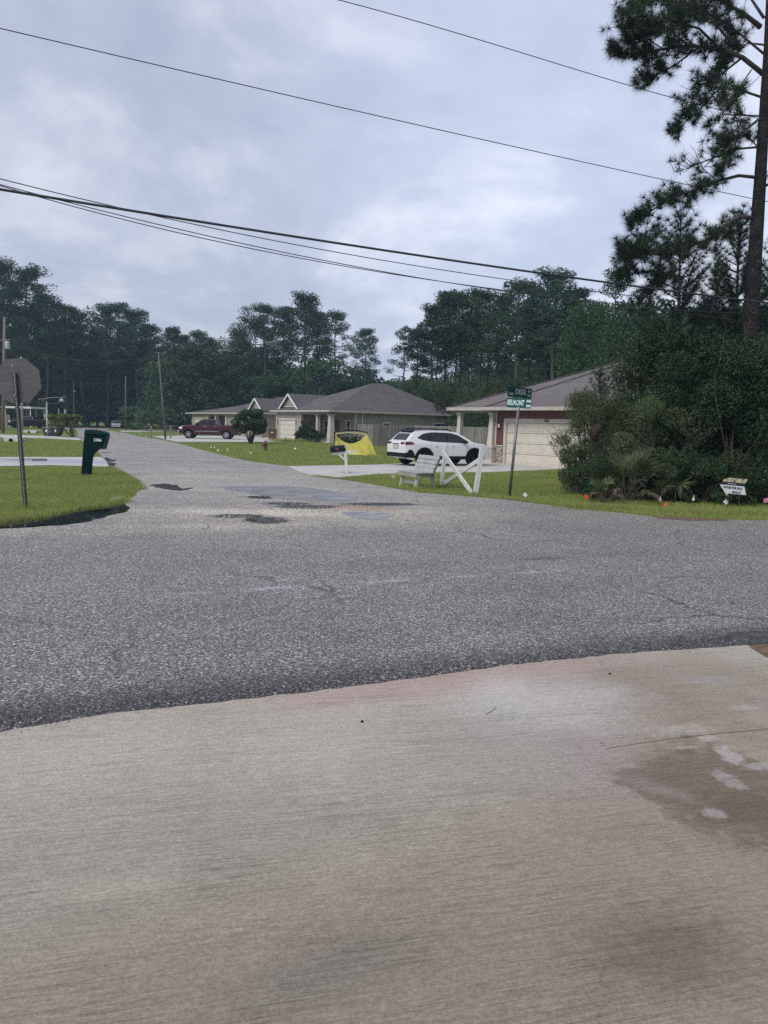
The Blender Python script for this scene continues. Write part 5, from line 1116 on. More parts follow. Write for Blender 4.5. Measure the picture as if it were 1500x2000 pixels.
for i in range(n_+1):
    t_ = i/n_; x = 655+61.5*t_; y0 = 844.5-2.2*math.sin(t_*math.pi)+.8*t_; vs += [npx(x, y0, yF+.02), npx(x, y0+3.4+1.4*(2*t_-1)**4, yF+.02)]
mb.add(vs, [(2*i, 2*i+2, 2*i+3, 2*i+1) for i in range(n_)]); mb.build('top_band', M_NETP, NT)

# bin and meter box at the tan houses
tb = P(532.5, 860.5); tb = Vector((at(532.5, 857, 78).x, 78, gz(78))); TB = thing('trash_bin', 'dark red wheeled bin between the two tan houses', 'bin', tb); M_BIN = mat('bin_plastic', (.10, .035, .025), .6)
mb = MB(); mb.add([(-.34, -.3, .05), (.34, -.3, .05), (.34, .3, .05), (-.34, .3, .05), (-.42, -.38, 1.05), (.42, -.38, 1.05), (.42, .38, 1.05), (-.42, .38, 1.05)], [(3, 2, 1, 0), (4, 5, 6, 7), (0, 1, 5, 4), (1, 2, 6, 5), (2, 3, 7, 6), (3, 0, 4, 7)]); mb.build('tub', M_BIN, TB, bev=.03)
mb = MB(); mb.box((0, 0, 1.09), (.9, .84, .08)); mb.build('lid', M_BIN, TB, bev=.03)
mb = MB(); mb.box((0, -.385, .78), (.22, .01, .10)); mb.build('sticker', M_WTRIM, TB)
mt = F1(-.08, 3.4, 1.55); o = MB().box((0, 0, 0), (.5, .16, .75)).build('meter_box', M_WTRIM, bev=.02, loc=mt); o.rotation_euler = (0, 0, math.atan2(F1.v.y, F1.v.x)); o.parent = H1; o.location = mt-h1o
# culvert headwalls on the left lawn
def culvert(px0, px1, pyt, pyb, hx, lab, y):
    c0 = at((px0+px1)/2, pyb, y); c0.z = gz(y)-.04; T = thing('culvert_headwall', lab, 'culvert', c0); wv = (at(px1, pyb, y).x-at(px0, pyb, y).x); h = (at(px0, pyt, y).z-at(px0, pyb, y).z); k = at(hx, pyb, y).x-c0.x
    mb = MB(); mb.add([(-wv/2, -.5, h), (wv/2, -.5, h), (wv/2*.8, -.55, 0), (-wv/2*.8, -.55, 0), (-wv/2, .4, h+.03), (wv/2, .4, h+.03), (wv/2, .4, 0), (-wv/2, .4, 0)], [(0, 1, 2, 3), (4, 7, 6, 5), (0, 4, 5, 1), (1, 5, 6, 2), (3, 7, 4, 0), (3, 2, 6, 7)]); mb.build('concrete_wall', M_DRIVE, T)
    mb = MB(); mb.lathe([(h*.42, -.60), (h*.42, -.50)], (k, 0, h*.42), axis='Y', n=18); mb.build('pipe_mouth', M_UNDER, T)
culvert(13, 48, 856.5, 865.5, 29, 'concrete culvert headwall right by the sign post', 53.5); culvert(50, 76, 845.3, 850.5, 61, 'small concrete culvert mouth beyond the second driveway', 84)

# pirate ship decoration with a skeleton
so2 = P(103, 852); yS2 = so2.y; PS = thing('pirate_ship_decoration', 'black wooden pirate ship yard decoration with mast and skull flag', 'decoration', so2)
def spx(px, py, dy=0): q = at(px, py, yS2); return Vector((q.x-so2.x, dy, q.z-so2.z))
M_HULL = mat('black_hull', (.018, .017, .022), .7, scale=8); M_BONE = mat('bone', (.62, .62, .56), .6); M_TIMB = mat('pale_mast', (.42, .42, .38), .8); M_SKF = mat('black_cloth', (.02, .03, .034), .9)
hull = [(86, 836), (122.5, 834), (120, 846), (114, 852.5), (91, 852), (88, 846)]
mb = MB(); mb.prism([spx(a, b, -.4) for a, b in hull], (0, .8, 0)); mb.build('hull', M_HULL, PS, bev=.03)
mb = MB(); mb.bar(spx(86, 834.5, -.42), spx(113, 834, -.42), .05, .05); mb.build('hull_rail', M_TIMB, PS)
for px, py in ((94, 841), (112, 841)):
    mb = MB(); mb.prism([spx(px+a, py+b, -.425) for a, b in ((-1.3, -2.5), (1.2, -2.2), (1.5, 1), (.5, 3), (-.8, 3), (-1.6, .8))], (0, .02, 0)); mb.build('painted_mark', M_BONE, PS)
mb = MB(); mb.tube([spx(100+2*math.cos(k*.5)*1.4, 841+math.sin(k*.5)*3, -.43) for k in range(11)], .02, 5); mb.build('rope_coil', M_TIMB, PS)
mb = MB(); mb.tube([spx(92, 836), spx(91.5, 785)], .07, 8); mb.build('mast', M_TIMB, PS)
mb = MB(); mb.tube([spx(73, 790.5), spx(90, 789), spx(132, 786.8)], .05, 7); mb.build('yard', M_HULL, PS)
mb = MB(); mb.tube([spx(74, 779.5), spx(84, 779.3), spx(96, 777), spx(129, 775)], .018, 5); mb.tube([spx(84, 779.3), spx(84, 784)], .018, 5); mb.build('upper_yard', M_TIMB, PS)
mb = MB(); vs = [spx(113+a*2, 776.5+b*2.2, .05*math.sin(a+b)) for b in range(5) for a in range(9)]; mb.add(vs, [(b*9+a, b*9+a+1, (b+1)*9+a+1, (b+1)*9+a) for b in range(4) for a in range(8)]); fg = mb.build('flag', M_SKF, PS)
mb = MB(); mb.ball(spx(121, 779.8, -.08), .10, 8, (1, .3, 1)); mb.box(spx(121, 782.0, -.08), (.10, .04, .06)); mb.bar(spx(117, 783.8, -.09), spx(125, 781, -.09), .04, .05); mb.bar(spx(117, 781, -.09), spx(125, 783.8, -.09), .04, .05); mb.build('skull_emblem', M_BONE, fg)
for px in (104, 117):
    mb = MB(); mb.tube([spx(px, 812, 1.2), spx(px, 798 if px == 104 else 799, 1.2)], .05 if px == 104 else .09, 6); o = mb.build('rear_post', M_TIMB, PS)
SK = thing('skeleton_figure', 'white plastic skeleton seated on the edge of the black pirate ship', 'skeleton', so2)
def bone(name, pts, r, par=SK): mb = MB(); mb.tube([spx(a, b, c) for a, b, c in pts], r, 6); return mb.build(name, M_BONE, par, sm=True)
mb = MB(); mb.ball(spx(93.3, 804.6, -.2), .11, 12, (.9, 1, 1.1)); mb.box(spx(93.6, 807.2, -.26), (.11, .10, .06)); sk = mb.build('skull', M_BONE, SK, sm=True)
for s in (-1, 1):
    mb = MB(); mb.ball(spx(93.6+s*.7, 804.6, -.30), .026, 6); mb.build('eye_socket', M_HULL, sk)
bone('spine', [(93, 807, -.2), (92, 812, -.18), (93, 817, -.15)], .028)
for k in range(5):
    mb = MB(); c = spx(92.4, 809.5+k*1.3, -.2); r = .13-.012*k; mb.tube([c+Vector((r*math.cos(a_), .10*math.sin(a_), 0)) for a_ in [i*math.pi/6-math.pi for i in range(13)]], .014, 5); mb.build('rib', M_BONE, SK)
mb = MB(); mb.box(spx(93.2, 817.5, -.15), (.22, .12, .10)); mb.build('pelvis', M_BONE, SK, bev=.03)
bone('leg', [(93.5, 817.5, -.2), (99.5, 824.5, -.45), (100, 827, -.5), (104, 832, -.45)], .032); bone('leg', [(92.6, 818, -.25), (96.5, 822, -.5), (96.2, 828, -.5), (96.6, 838, -.5)], .030); bone('shin', [(96.6, 838, -.5), (96.4, 851, -.46)], .022)
bone('arm', [(90, 809, -.2), (89, 813, -.22), (91.5, 817, -.3)], .022); bone('arm', [(95, 809, -.2), (96.5, 813, -.3), (94.5, 816, -.4)], .022)

# ================================================================== POLES AND WIRES
M_POLE = m_wood('pole_wood', (.15, .125, .105), (.26, .225, .20)); M_POLEG = mat('green_grey_pole', (.07, .085, .07), .8, scale=5, col2=(.12, .135, .11)); M_WIRE = mat('wire', (.030, .032, .040), .6); M_XFMR = mat('transformer_grey', (.40, .43, .47), .5)
def pole(pxb, pyb, pxt, pyt, y, r, m, label, name='utility_pole', cat='pole', grp='utility poles'):
    b0 = at(pxb, pyb, y); b0.z = gz(y); T = thing(name, label, cat, b0, 0, grp); tp = at(pxt, pyt, y)-b0
    mb = MB(); mb.tube([(0, 0, -.1), tp*.5, tp], [r, r*.85, r*.7], 10); mb.build('shaft', m, T, sm=True); return T, b0, tp
PA, pa0, pat = pole(6, 843, 8.5, 622, 80, .17, M_POLE, 'brown wooden utility pole with a transformer at the left edge')
mb = MB(); c = at(14.5, 674, 80)-pa0; mb.lathe([(.0, -.42), (.22, -.42), (.24, -.36), (.24, .3), (.20, .36), (.06, .40)], c, n=12); tr_ = mb.build('transformer', M_XFMR, PA, sm=True)
mb = MB(); mb.tube([c+Vector((-.1, 0, .36)), c+Vector((-.13, 0, .62))], .05, 6); mb.build('bushing', M_XFMR, tr_)
mb = MB(); mb.bar(at(-2, 664.5, 80)-pa0, at(20, 663.5, 80)-pa0, .09, .09); mb.build('crossarm', M_POLE, PA); mb = MB(); mb.bar(at(5, 620, 80)-pa0, at(14, 620, 80)-pa0, .08, .08); mb.build('top_bracket', M_POLE, PA)
mb = MB(); mb.tube([at(19, 632, 80)-pa0, at(22, 637, 80)-pa0], .06, 6); mb.build('insulator', M_XFMR, PA); 
mb = MB(); mb.bar(at(9, 640, 80)-pa0, at(23, 633, 80)-pa0, .05, .05); mb.build('cutout_arm', M_POLE, PA)
PB, pb0, pbt = pole(323.5, 858, 309.5, 688, 71, .105, M_POLEG, 'leaning slim pole standing beside the far mailboxes')
mb = MB(); mb.bar(pbt+Vector((-.35, 0, -.05)), pbt+Vector((.35, 0, -.1)), .06, .06); mb.build('crossarm', M_POLEG, PB)
PC, pc0, pct = pole(245.5, 832, 245.5, 735, 122, .14, M_POLEG, 'thin upright pole before the green thicket'); PD, pd0, pdt = pole(144, 812, 143.5, 742, 138, .15, M_POLEG, 'thin dark pole with a small lamp before the wood')
mb = MB(); mb.lathe([(.10, -.1), (.16, .0), (.05, .12)], at(145, 764.5, 138)-pd0+Vector((.1, -.15, 0)), n=10); mb.build('lamp', mat('lamp_white', (.75, .8, .8), .3), PD)
PE, pe0, pet = pole(43.5, 830, 41, 697, 108, .17, M_TIMB, 'pale pole rising behind the stop sign')
# overhead wires in front, strung along the near road
def wire(pts, c0, r, label, ext=30, grp='overhead wires', sagx=0):
    q = [onpl(a, b, c0, .4) for a, b in pts]; d0 = (q[0]-q[1]).normalized(); d1 = (q[-1]-q[-2]).normalized()
    # smooth through the points
    X = [v.x for v in q]; deg = min(3, len(q)-1); t_ = np.linspace(X[0], X[-1], 40); cz = np.polyfit(X, [v.z for v in q], deg); Yp = [c0+.4*x for x in t_]
    L = [Vector((x, y, float(np.polyval(cz, x)))) for x, y in zip(t_, Yp)]
    da = (L[0]-L[1]).normalized(); db = (L[-1]-L[-2]).normalized(); L = [L[0]+da*k+Vector((0, 0, .0012*k*k)) for k in (ext, ext*.6, ext*.3)]+L+[L[-1]+db*k+Vector((0, 0, .0012*k*k)) for k in (ext*.3, ext*.6, ext)]
    o0 = L[20]; mb = MB(o0); mb.tube(L, r, 6); o = mb.build('overhead_wire', M_WIRE, sm=True, loc=o0); tag(o, label, 'wire', grp)
wire([(662, 0), (850, 52), (1100, 128), (1250, 173), (1405, 214)], 17, .009, 'topmost thin wire leaving the top of the picture')
wire([(0, 55), (300, 126), (700, 217), (1100, 308), (1470, 388)], 17, .009, 'long single wire crossing the open sky')
wire([(0, 371), (250, 408), (500, 451), (750, 490), (1000, 525), (1250, 560), (1500, 592)], 14.6, .021, 'thick black cable of the lower bundle')
wire([(0, 350), (250, 408), (500, 463), (750, 510), (1000, 547), (1150, 567), (1400, 597)], 15.2, .008, 'thin wire that starts above the thick cable')
wire([(0, 363), (150, 396), (300, 435), (500, 483), (700, 523), (900, 555), (1100, 583), (1400, 610)], 15.4, .008, 'thin wire just above the lowest one')
wire([(0, 367), (150, 400), (300, 441), (500, 489), (750, 535), (975, 566), (1200, 592), (1400, 622)], 15.7, .008, 'lowest thin wire of the lower bundle')
def farwire(a, b, sag, lab, r=.03):
    L = [a.lerp(b, t/16)-Vector((0, 0, sag*4*(t/16)*(1-t/16))) for t in range(17)]; mb = MB(a); mb.tube(L, r, 5); o = mb.build('service_wire', M_WIRE, loc=a); tag(o, lab, 'wire')
farwire(pa0+pat*.8, pb0+pbt*.97, 1.2, 'sagging service wire from the left pole to the leaning pole', .015); farwire(pd0+pdt*.95, pc0+pct*.97, .5, 'short wire between the two far thin poles', .02)
# ================================================================== VEGETATION
def m_bark():
    m, t, b, co = newmat('plated_bark'); b.inputs['Roughness'].default_value = .95; b.inputs['Specular IOR Level'].default_value = .1
    mp = t.nodes.new('ShaderNodeMapping'); mp.inputs['Scale'].default_value = (26, 26, 9); t.links.new(co, mp.inputs[0]); vo = nd(t, 'ShaderNodeTexVoronoi', Scale=1.0, feature='DISTANCE_TO_EDGE'); t.links.new(mp.outputs[0], vo.inputs['Vector'])
    n = noise(t, co, 5, 5, .7); r = ramp2(t, n, .35, (.032, .030, .032), .65, (.074, .066, .068)); g = ramp2(t, vo.outputs['Distance'], .02, (.45, .43, .43), .2, (1, 1, 1)); x = mixc(t, 1.0, r.outputs[0], g.outputs[0], 'MULTIPLY'); t.links.new(x, b.inputs['Base Color']); setbump(t, b, vo.outputs['Distance'], 1.0, .08); return m
M_BARK = m_wood('pine_bark', (.030, .026, .026), (.085, .066, .060)); M_BARKF = m_wood('far_bark', (.045, .042, .042), (.105, .094, .090)); M_TWIG = m_wood('twig', (.05, .042, .036), (.13, .11, .09))
M_PINE = foliage_mat('pine_needles', (.014, .046, .026), (.062, .120, .052), .6, .25, .35); M_OAK = foliage_mat('broad_leaves', (.016, .050, .026), (.070, .132, .050), .6, .28, .45)
M_NEED = foliage_mat('near_needles', (.014, .036, .024), (.060, .098, .050), .5, .2, .8); M_YP = foliage_mat('young_pine', (.030, .070, .030), (.095, .15, .055), .55, .25, .8)
M_MYR = foliage_mat('myrtle_leaves', (.009, .028, .012), (.070, .125, .044), .5, .2, .9); M_WISP = foliage_mat('wispy_leaves', (.028, .058, .026), (.130, .175, .080), .6, .2, .9)
M_PALM = foliage_mat('palmetto', (.030, .055, .024), (.16, .20, .09), .5, .2, 2.0); M_DEAD = foliage_mat('dead_fronds', (.10, .08, .055), (.26, .22, .16), .8, .1, 2.0)
M_BRIGHT = foliage_mat('light_brush', (.050, .110, .045), (.17, .27, .11), .6, .3, .7); M_HEDGE = foliage_mat('hedge', (.070, .120, .036), (.22, .29, .10), .6, .2, 1.5); M_CREPE = foliage_mat('round_tree_leaves', (.018, .045, .020), (.07, .12, .045), .5, .25, 1.2)
def unit(n): v = RNG.normal(size=(n, 3)); return v/np.linalg.norm(v, axis=1, keepdims=True)
def quads(C, L, W, up=0.0, D=None):
    """leaf quads centred on C: length L, width W, random directions (biased upward by up)"""
    n = len(C); d = unit(n) if D is None else D+unit(n)*.35; d[:, 2] += up; d /= np.linalg.norm(d, axis=1, keepdims=True)
    s_ = np.cross(d, unit(n)); s_ /= np.maximum(1e-6, np.linalg.norm(s_, axis=1, keepdims=True)); L = np.broadcast_to(L, (n,))[:, None]; W = np.broadcast_to(W, (n,))[:, None]
    V = np.stack([C-d*L/2, C+s_*W/2, C+d*L/2, C-s_*W/2], 1); return V.reshape(-1, 3)
def in_ell(n, c, r, shell=.0):
    u = unit(n); k = RNG.uniform(shell, 1, n)**(1/3.); return np.array(c)+u*k[:, None]*np.array(r)
# ---------- far pines: prototypes 20 m tall
def pine_proto(seed, crown0=.52, R=3.1, dens=1.0, H=20.0, lean=.0):
    r = random.Random(seed); tk = MB(); cl = []
    pts = []; x = y = 0
    for i in range(7): pts.append((x, y, H*.93*i/6)); x += r.uniform(-.22, .22)+lean; y += r.uniform(-.2, .2)
    tk.tube(pts, [.24, .21, .19, .165, .13, .09, .03], 7)
    def tp(z): k = z/(H*.93)*6; i = min(5, int(k)); a, b = Vector(pts[i]), Vector(pts[i+1]); return a.lerp(b, k-i)
    for k in range(4):      # dead stubs under the crown
        z = H*r.uniform(.30, crown0); a = r.uniform(0, 6.28); b = tp(z); L = r.uniform(.5, 1.6); tk.tube([b, b+Vector((math.cos(a)*L, math.sin(a)*L, r.uniform(-.1, .3)))], [.04, .012], 4)
    nb = int(32*dens)
    for k in range(nb):
        f = crown0+(1-crown0)*((k+r.random())/nb); z = H*f*.96; b = tp(min(z, H*.925)); a = k*2.4+r.uniform(-.5, .5); g = (f-crown0)/(1-crown0)
        L = R*(.62+.55*math.sin(min(1, g*1.25+.12)*math.pi)**.8)*r.uniform(.55, 1.1)*(1 if g < .8 else .7); rise = L*(.10+.55*g)
        e_ = b+Vector((math.cos(a)*L, math.sin(a)*L, rise)); mid = b.lerp(e_, .5)+Vector((0, 0, -.10*L)); tk.tube([b, mid, e_], [.075*(1.2-g), .045, .015], 5)
        for q in range(r.choice((2, 3, 3, 4))):
            t_ = r.uniform(.5, 1.06); c = b.lerp(e_, t_)+Vector((r.uniform(-.55, .55), r.uniform(-.55, .55), r.uniform(-.05, .45))); s_ = r.uniform(.60, 1.08); cl.append((c, (s_*1.15, s_*1.15, s_*.68)))
    for k in range(int(5*dens)): cl.append((tp(H*.92)+Vector((r.uniform(-.9, .9), r.uniform(-.9, .9), r.uniform(-.2, H*.05))), (.8, .8, .55)))
    V = [quads(in_ell(72, c, s_, .1), RNG.uniform(.22, .50, 72), .11, .25) for c, s_ in cl]
    return tk, np.concatenate(V)
def oak_proto(seed, H=9.0, R=3.4, n=70, low=.12):
    r = random.Random(seed); tk = MB(); tk.tube([(0, 0, 0), (.15, .1, H*.3), (.0, .2, H*.6)], [.2, .15, .06], 7); V = []
    for k in range(n):
        z = H*r.uniform(low, .95); g = z/H; rr_ = R*math.sqrt(max(.05, 1-((g-.52)/.52)**2)); a = r.uniform(0, 6.28); q = rr_*math.sqrt(r.random()); c = (q*math.cos(a), q*math.sin(a), z); s_ = r.uniform(.55, 1.05)
        if k % 4 == 0: tk.tube([(0, .1, z*.55), (c[0]*.6, c[1]*.6, z*.85), c], [.05, .03, .012], 4)
        V.append(quads(in_ell(75, c, (s_, s_, s_*.7), .2), RNG.uniform(.20, .40, 75), .19))
    return tk, np.concatenate(V)
PROT = {}
def reg(key, tk, V, mleaf, mbark=M_BARKF):
    o = tk.build('trunk', mbark, None, sm=True); tm = o.data; bpy.data.objects.remove(o); PROT[key] = (tm, npmesh('crown', V, 4, mleaf, link=False), V)
for i in range(7): tk, V = pine_proto(100+i, crown0=(.50, .58, .62, .55, .46, .66, .54)[i], R=(3.2, 2.7, 3.0, 3.5, 3.0, 2.6, 3.8)[i], dens=(1.1, 1, .9, 1.2, 1.2, .8, .95)[i], lean=(0, .05, -.06, .02, 0, .1, -.03)[i]); reg('p%d' % i, tk, V, M_PINE)
tk, V = pine_proto(140, .40, 3.0, .42); reg('sparse', tk, V, M_PINE)
for i in range(4): tk, V = oak_proto(200+i); reg('o%d' % i, tk, V, M_OAK)
tk, V = oak_proto(230, 9, 3.2, 80, .05); reg('bright', tk, V, M_BRIGHT)
def fine(seed):
    tk, V = oak_proto(seed, 9, 3.0, 150, .10); k = len(V)//4; Q = V.reshape(k, 4, 3); c = Q.mean(1, keepdims=True); Q = c+(Q-c)*.55; j = c+RNG.normal(0, .18, (k, 1, 3)); return tk, np.concatenate([Q, j+(Q-c)[::-1]]).reshape(-1, 3)
tk, V = fine(240); reg('green', tk, V, M_OAK)
def plant(key, name, label, cat, base, s, rz, grp, sx=1.0):
    tm, cm, _ = PROT[key]; T = thing(name, label, cat, base, rz, grp); T.scale = (s*sx, s*sx, s)
    a = bpy.data.objects.new('trunk', tm); b = bpy.data.objects.new('crown', cm)
    for o in (a, b): COL.objects.link(o); o.parent = T
    return T
def gpt(px, Y): x, y, z = ray(px, 829+.0244*(px-750)); return Vector((x/y*Y, Y, gz(Y)))
def pine_at(px, top, Y, key, label, sx=1.0, H0=20.0, name='pine_tree', cat='pine', grp='pines of the wood behind the houses'):
    b = gpt(px, Y); h = at(px, top, Y).z-b.z; return plant(key, name, label, cat, b, h/(H0*1.0), random.uniform(0, 6.28), grp, sx)
# skyline pines, left to right: pixel column, top, depth, prototype, what singles it out
SKY = [(-60, 520, 80, 'p0', 'leftmost pine, half out of the picture'), (12, 503, 82, 'p4', 'tallest pine at the left edge of the wood'), (52, 520, 86, 'p3', 'broad pine just right of the tallest left one'), (92, 572, 92, 'p1', 'pine with a small tuft standing above the stop sign'), (128, 592, 96, 'p0', 'pine a little lower, right of the stop sign'),
       (166, 602, 99, 'p2', 'dense pine over the clipped hedge'), (208, 592, 99, 'p4', 'round headed pine left of the thin pole'), (232, 588, 101, 'p6', 'tall airy pine above the thin upright pole'), (268, 604, 101, 'p3', 'bulky dark pine left of the leaning pole'), (296, 632, 103, 'p0', 'lower pine right behind the leaning pole'),
       (332, 634, 105, 'p5', 'slim pine above the leaning pole top'), (360, 652, 107, 'p1', 'low pine in the dip right of the leaning pole'), (392, 645, 105, 'p3', 'round pine above the maroon pickup'), (424, 660, 108, 'p2', 'lowest pine in the gap of the skyline'), (462, 640, 104, 'p4', 'leafy pine left of the open group'),
       (492, 618, 102, 'p2', 'pine at the left of the airy central group'), (520, 592, 100, 'p6', 'second pine of the airy central group'), (556, 596, 99, 'p1', 'slender pine left of the highest central one'), (594, 574, 97, 'p3', 'highest pine of the airy central group'), (622, 602, 99, 'p5', 'thin pine squeezed right of the highest central one'),
       (655, 606, 96, 'p6', 'spreading pine at the right of the central group'), (712, 640, 96, 'p0', 'lone low pine before the gap of sky'), (782, 632, 90, 'sparse', 'sparse pine standing in the gap above the roofs'), (818, 640, 92, 'p5', 'pine left of the tall right group'), (842, 592, 90, 'p4', 'first high pine of the right group'),
       (866, 568, 90, 'p1', 'narrow pine in the right group'), (900, 566, 91, 'p3', 'broad pine in the right group'), (932, 562, 90, 'p0', 'pine with level crown in the right group'), (962, 572, 90, 'p2', 'pine under the crossing of the wires'), (1004, 545, 84, 'p6', 'spreading pine above the street sign'),
       (1040, 556, 86, 'p1', 'pine between the two highest right ones'), (1074, 527, 82, 'p3', 'highest pine over the maroon house'), (1112, 560, 84, 'p0', 'pine right of the highest one over the maroon house'), (1150, 590, 74, 'p4', 'dense pine above the maroon roof'), (1188, 517, 62, 'sparse', 'thin open pine rising above the green tree')]
for px, tp_, Y, key, lab in SKY: pine_at(px, tp_, Y+(22 if 300 < px < 700 else 48 if px <= 300 else 0), key, lab, random.uniform(.9, 1.1))
# second rank: trunks seen between the first ones
for i, (px, tp_, Y, key) in enumerate([(845, 640, 99, 'p2'), (880, 625, 100, 'p5'), (915, 610, 99, 'p1'), (948, 615, 101, 'p6'), (985, 605, 98, 'p2'), (1020, 600, 96, 'p5'), (1056, 600, 95, 'p1'), (1092, 610, 94, 'p2'), (1130, 630, 92, 'p5'), (1170, 640, 88, 'p1')]):
    pine_at(px, tp_, Y, key, 'bare-trunked pine crowded in the right wood behind the first row', 1.0, grp='pines packed in the right wood')
for i, (px, tp_, Y, key) in enumerate([(-20, 560, 95, 'p3'), (70, 600, 103, 'p0'), (110, 625, 108, 'p4'), (150, 630, 110, 'p3'), (190, 640, 110, 'p0'), (250, 640, 112, 'p4'), (285, 665, 113, 'p3'), (320, 675, 115, 'p0'), (350, 680, 116, 'p4'), (380, 690, 116, 'p3'), (410, 695, 117, 'p0'), (445, 685, 114, 'p4'), (480, 670, 112, 'p0'), (510, 680, 112, 'p3'), (20, 590, 98, 'p0')]):
    pine_at(px, tp_, Y+50, key, 'dark crowded pine filling the left wood behind the first row', 1.2, grp='pines packed in the left wood')
# the mass of dark understorey, uncountable: merged leaf clouds with stems
def wood_mass(name, spots, label, m, keys=('o0', 'o1', 'o2', 'o3')):
    A = []
    for px, top, Y in spots:
        b = gpt(px, Y); h = at(px, top, Y).z-b.z; V = PROT[random.choice(keys)][2]; s_ = h/9.0; a = random.uniform(0, 6.28); R = np.array([[math.cos(a), -math.sin(a), 0], [math.sin(a), math.cos(a), 0], [0, 0, 1]]); wx = min(1.5, max(.8, 1.0/s_**.35))
        A.append((V*np.array([s_*wx, s_*wx, s_])) @ R.T+np.array([b.x, b.y, b.z]))
    o = npmesh(name, np.concatenate(A), 4, m); tag(o, label, 'woods', None, 'stuff'); return o
def topline(px, pts): return lerp_prof(pts, px)
TL = [(-200, 640), (0, 640), (100, 660), (250, 680), (330, 700), (440, 700), (520, 715), (640, 722), (700, 735), (750, 752), (800, 752), (860, 738), (1000, 700), (1150, 640), (1300, 600), (1700, 600)]
sp = []
for row, (Y, dy) in enumerate(((130, 0), (122, 22), (142, -6))):
    x = -260+row*17
    while x < 1480: sp.append((x, topline(x, TL)+dy+random.uniform(-16, 16), (Y-.028*max(0, x-500)+(32 if x < 300 else 0)) + random.uniform(-3, 3))); x += random.uniform(32, 48)
wood_mass('woods', sp, 'dark mixed understorey of the wood behind the whole street', M_OAK)
sp = [(x, 745+random.uniform(-8, 8)-(26 if x > 900 else 0), 175) for x in range(-250, 1700, 46)]; wood_mass('woods', sp, 'hazy farther wood closing the view between the trunks', M_OAK)
# broadleaf trees told apart by eye
for px, tp_, Y, key, lab, sx in [(240, 690, 152, 'o1', 'rounded leafy tree behind the thin upright pole', 1.1), (370, 668, 122, 'o2', 'big rounded leafy tree behind the maroon pickup', 1.2), (432, 700, 121, 'o3', 'leafy tree with pale highlights over the far roof', 1.2), (620, 690, 114, 'o0', 'leafy tree at the foot of the central pines', 1.2), (690, 715, 112, 'o2', 'low leafy tree above the middle roof', 1.2), (130, 690, 148, 'o0', 'leafy tree behind the pirate ship', 1.3), (30, 670, 142, 'o3', 'leafy tree behind the stop sign', 1.3), (545, 720, 118, 'o1', 'leafy tree behind the two gables', 1.2)]:
    pine_at(px, tp_, Y, key, lab, sx, 9.0, 'broadleaf_tree', 'tree', 'leafy trees at the edge of the wood')
pine_at(1172, 585, 54, 'green', 'large rounded green tree behind the maroon house roof', 1.0, 9.0, 'broadleaf_tree', 'tree', 'leafy trees at the edge of the wood'); pine_at(1240, 615, 47, 'green', 'dark leafy tree at the right end of the maroon roof', .95, 9.0, 'broadleaf_tree', 'tree', 'leafy trees at the edge of the wood')
for px, tp_, Y, lab in [(215, 805, 156, 'low bright thicket behind the far white car'), (285, 800, 118, 'bright green thicket right of the thin pole'), (325, 795, 120, 'bright bushes behind the leaning pole'), (352, 800, 124, 'light bushes left of the far tan house'), (258, 792, 126, 'tall pale thicket behind the thin pole'), (172, 806, 158, 'thicket at the bend of the street')]:
    pine_at(px, tp_, Y, 'bright' if px > 200 else 'o2', lab, 1.5, 9.0, 'bush', 'bush', 'brush along the far verge')
# young pines: upright shoots covered with tufts
def needles(C, D, n, L, W, spread=1.0, up=0):
    """n needles from each centre, as thin triangles bursting around direction D"""
    k = len(C); C2 = np.repeat(C, n, 0); d = unit(k*n)*spread+np.repeat(D, n, 0); d /= np.linalg.norm(d, axis=1, keepdims=True); s_ = np.cross(d, unit(k*n)); s_ /= np.maximum(1e-6, np.linalg.norm(s_, axis=1, keepdims=True)); l = L*RNG.uniform(.65, 1.15, k*n)[:, None]; t_ = C2+d*l; t_[:, 2] -= (l[:, 0]**2)*.25
    return np.stack([C2-s_*W/2, C2+s_*W/2, t_], 1).reshape(-1, 3)
def young_pine(name, label, base, top, m, nl=.24, W=.007, rb=1.0, seed=0, clear=.12, grp='young pines', dens=1.0, nn=46):
    r = random.Random(seed); T = thing(name, label, 'pine', base, 0, grp); H = (top-base).length; ax = (top-base)/H; tk = MB(); C = []; D = []
    tk.tube([(0, 0, 0), ax*H*.5+Vector((.03, 0, 0)), ax*H], [.055*H/5, .04*H/5, .012], 8)
    nw = int(H/.42*dens); 
    for i in range(nw):
        z = H*(clear+(1-clear)*i/nw); g = i/nw; nb = r.choice((3, 4, 5))
        for k in range(nb):
            a = 6.28*k/nb+r.uniform(-.4, .4)+i; L = rb*(1-g)**.7*r.uniform(.6, 1.1)+.12; b = ax*z; e_ = b+Vector((math.cos(a)*L, math.sin(a)*L, L*.55+.12)); mid = b.lerp(e_, .55)+Vector((0, 0, -.12*L)); tk.tube([b, mid, e_], [.018, .012, .007], 5)
            ns_ = max(2, int(L/.11))
            for q in range(ns_):
                t_ = .35+.65*q/(ns_-1); p = mid.lerp(e_, max(0, t_*2-1)) if t_ > .5 else b.lerp(mid, t_*2); C.append(p); D.append(((e_-mid).normalized()+Vector((0, 0, .2)))*.75)
    for q in range(14): C.append(ax*H*(1-.045*q*.5)); D.append(Vector((0, 0, .8)))
    tk.build('trunk', M_BARK, T, sm=True); npmesh('needles', needles(np.array([tuple(c) for c in C]), np.array([tuple(d) for d in D]), nn, nl, W), 3, m, T); return T
yb = gpt(1322, 20.5); young_pine('young_pine', 'slim young pine with upright tufts left of the tall trunk', yb, at(1330, 412, 20.5), M_NEED, .27, .009, 1.25, 3, .42, nn=52, dens=.95)
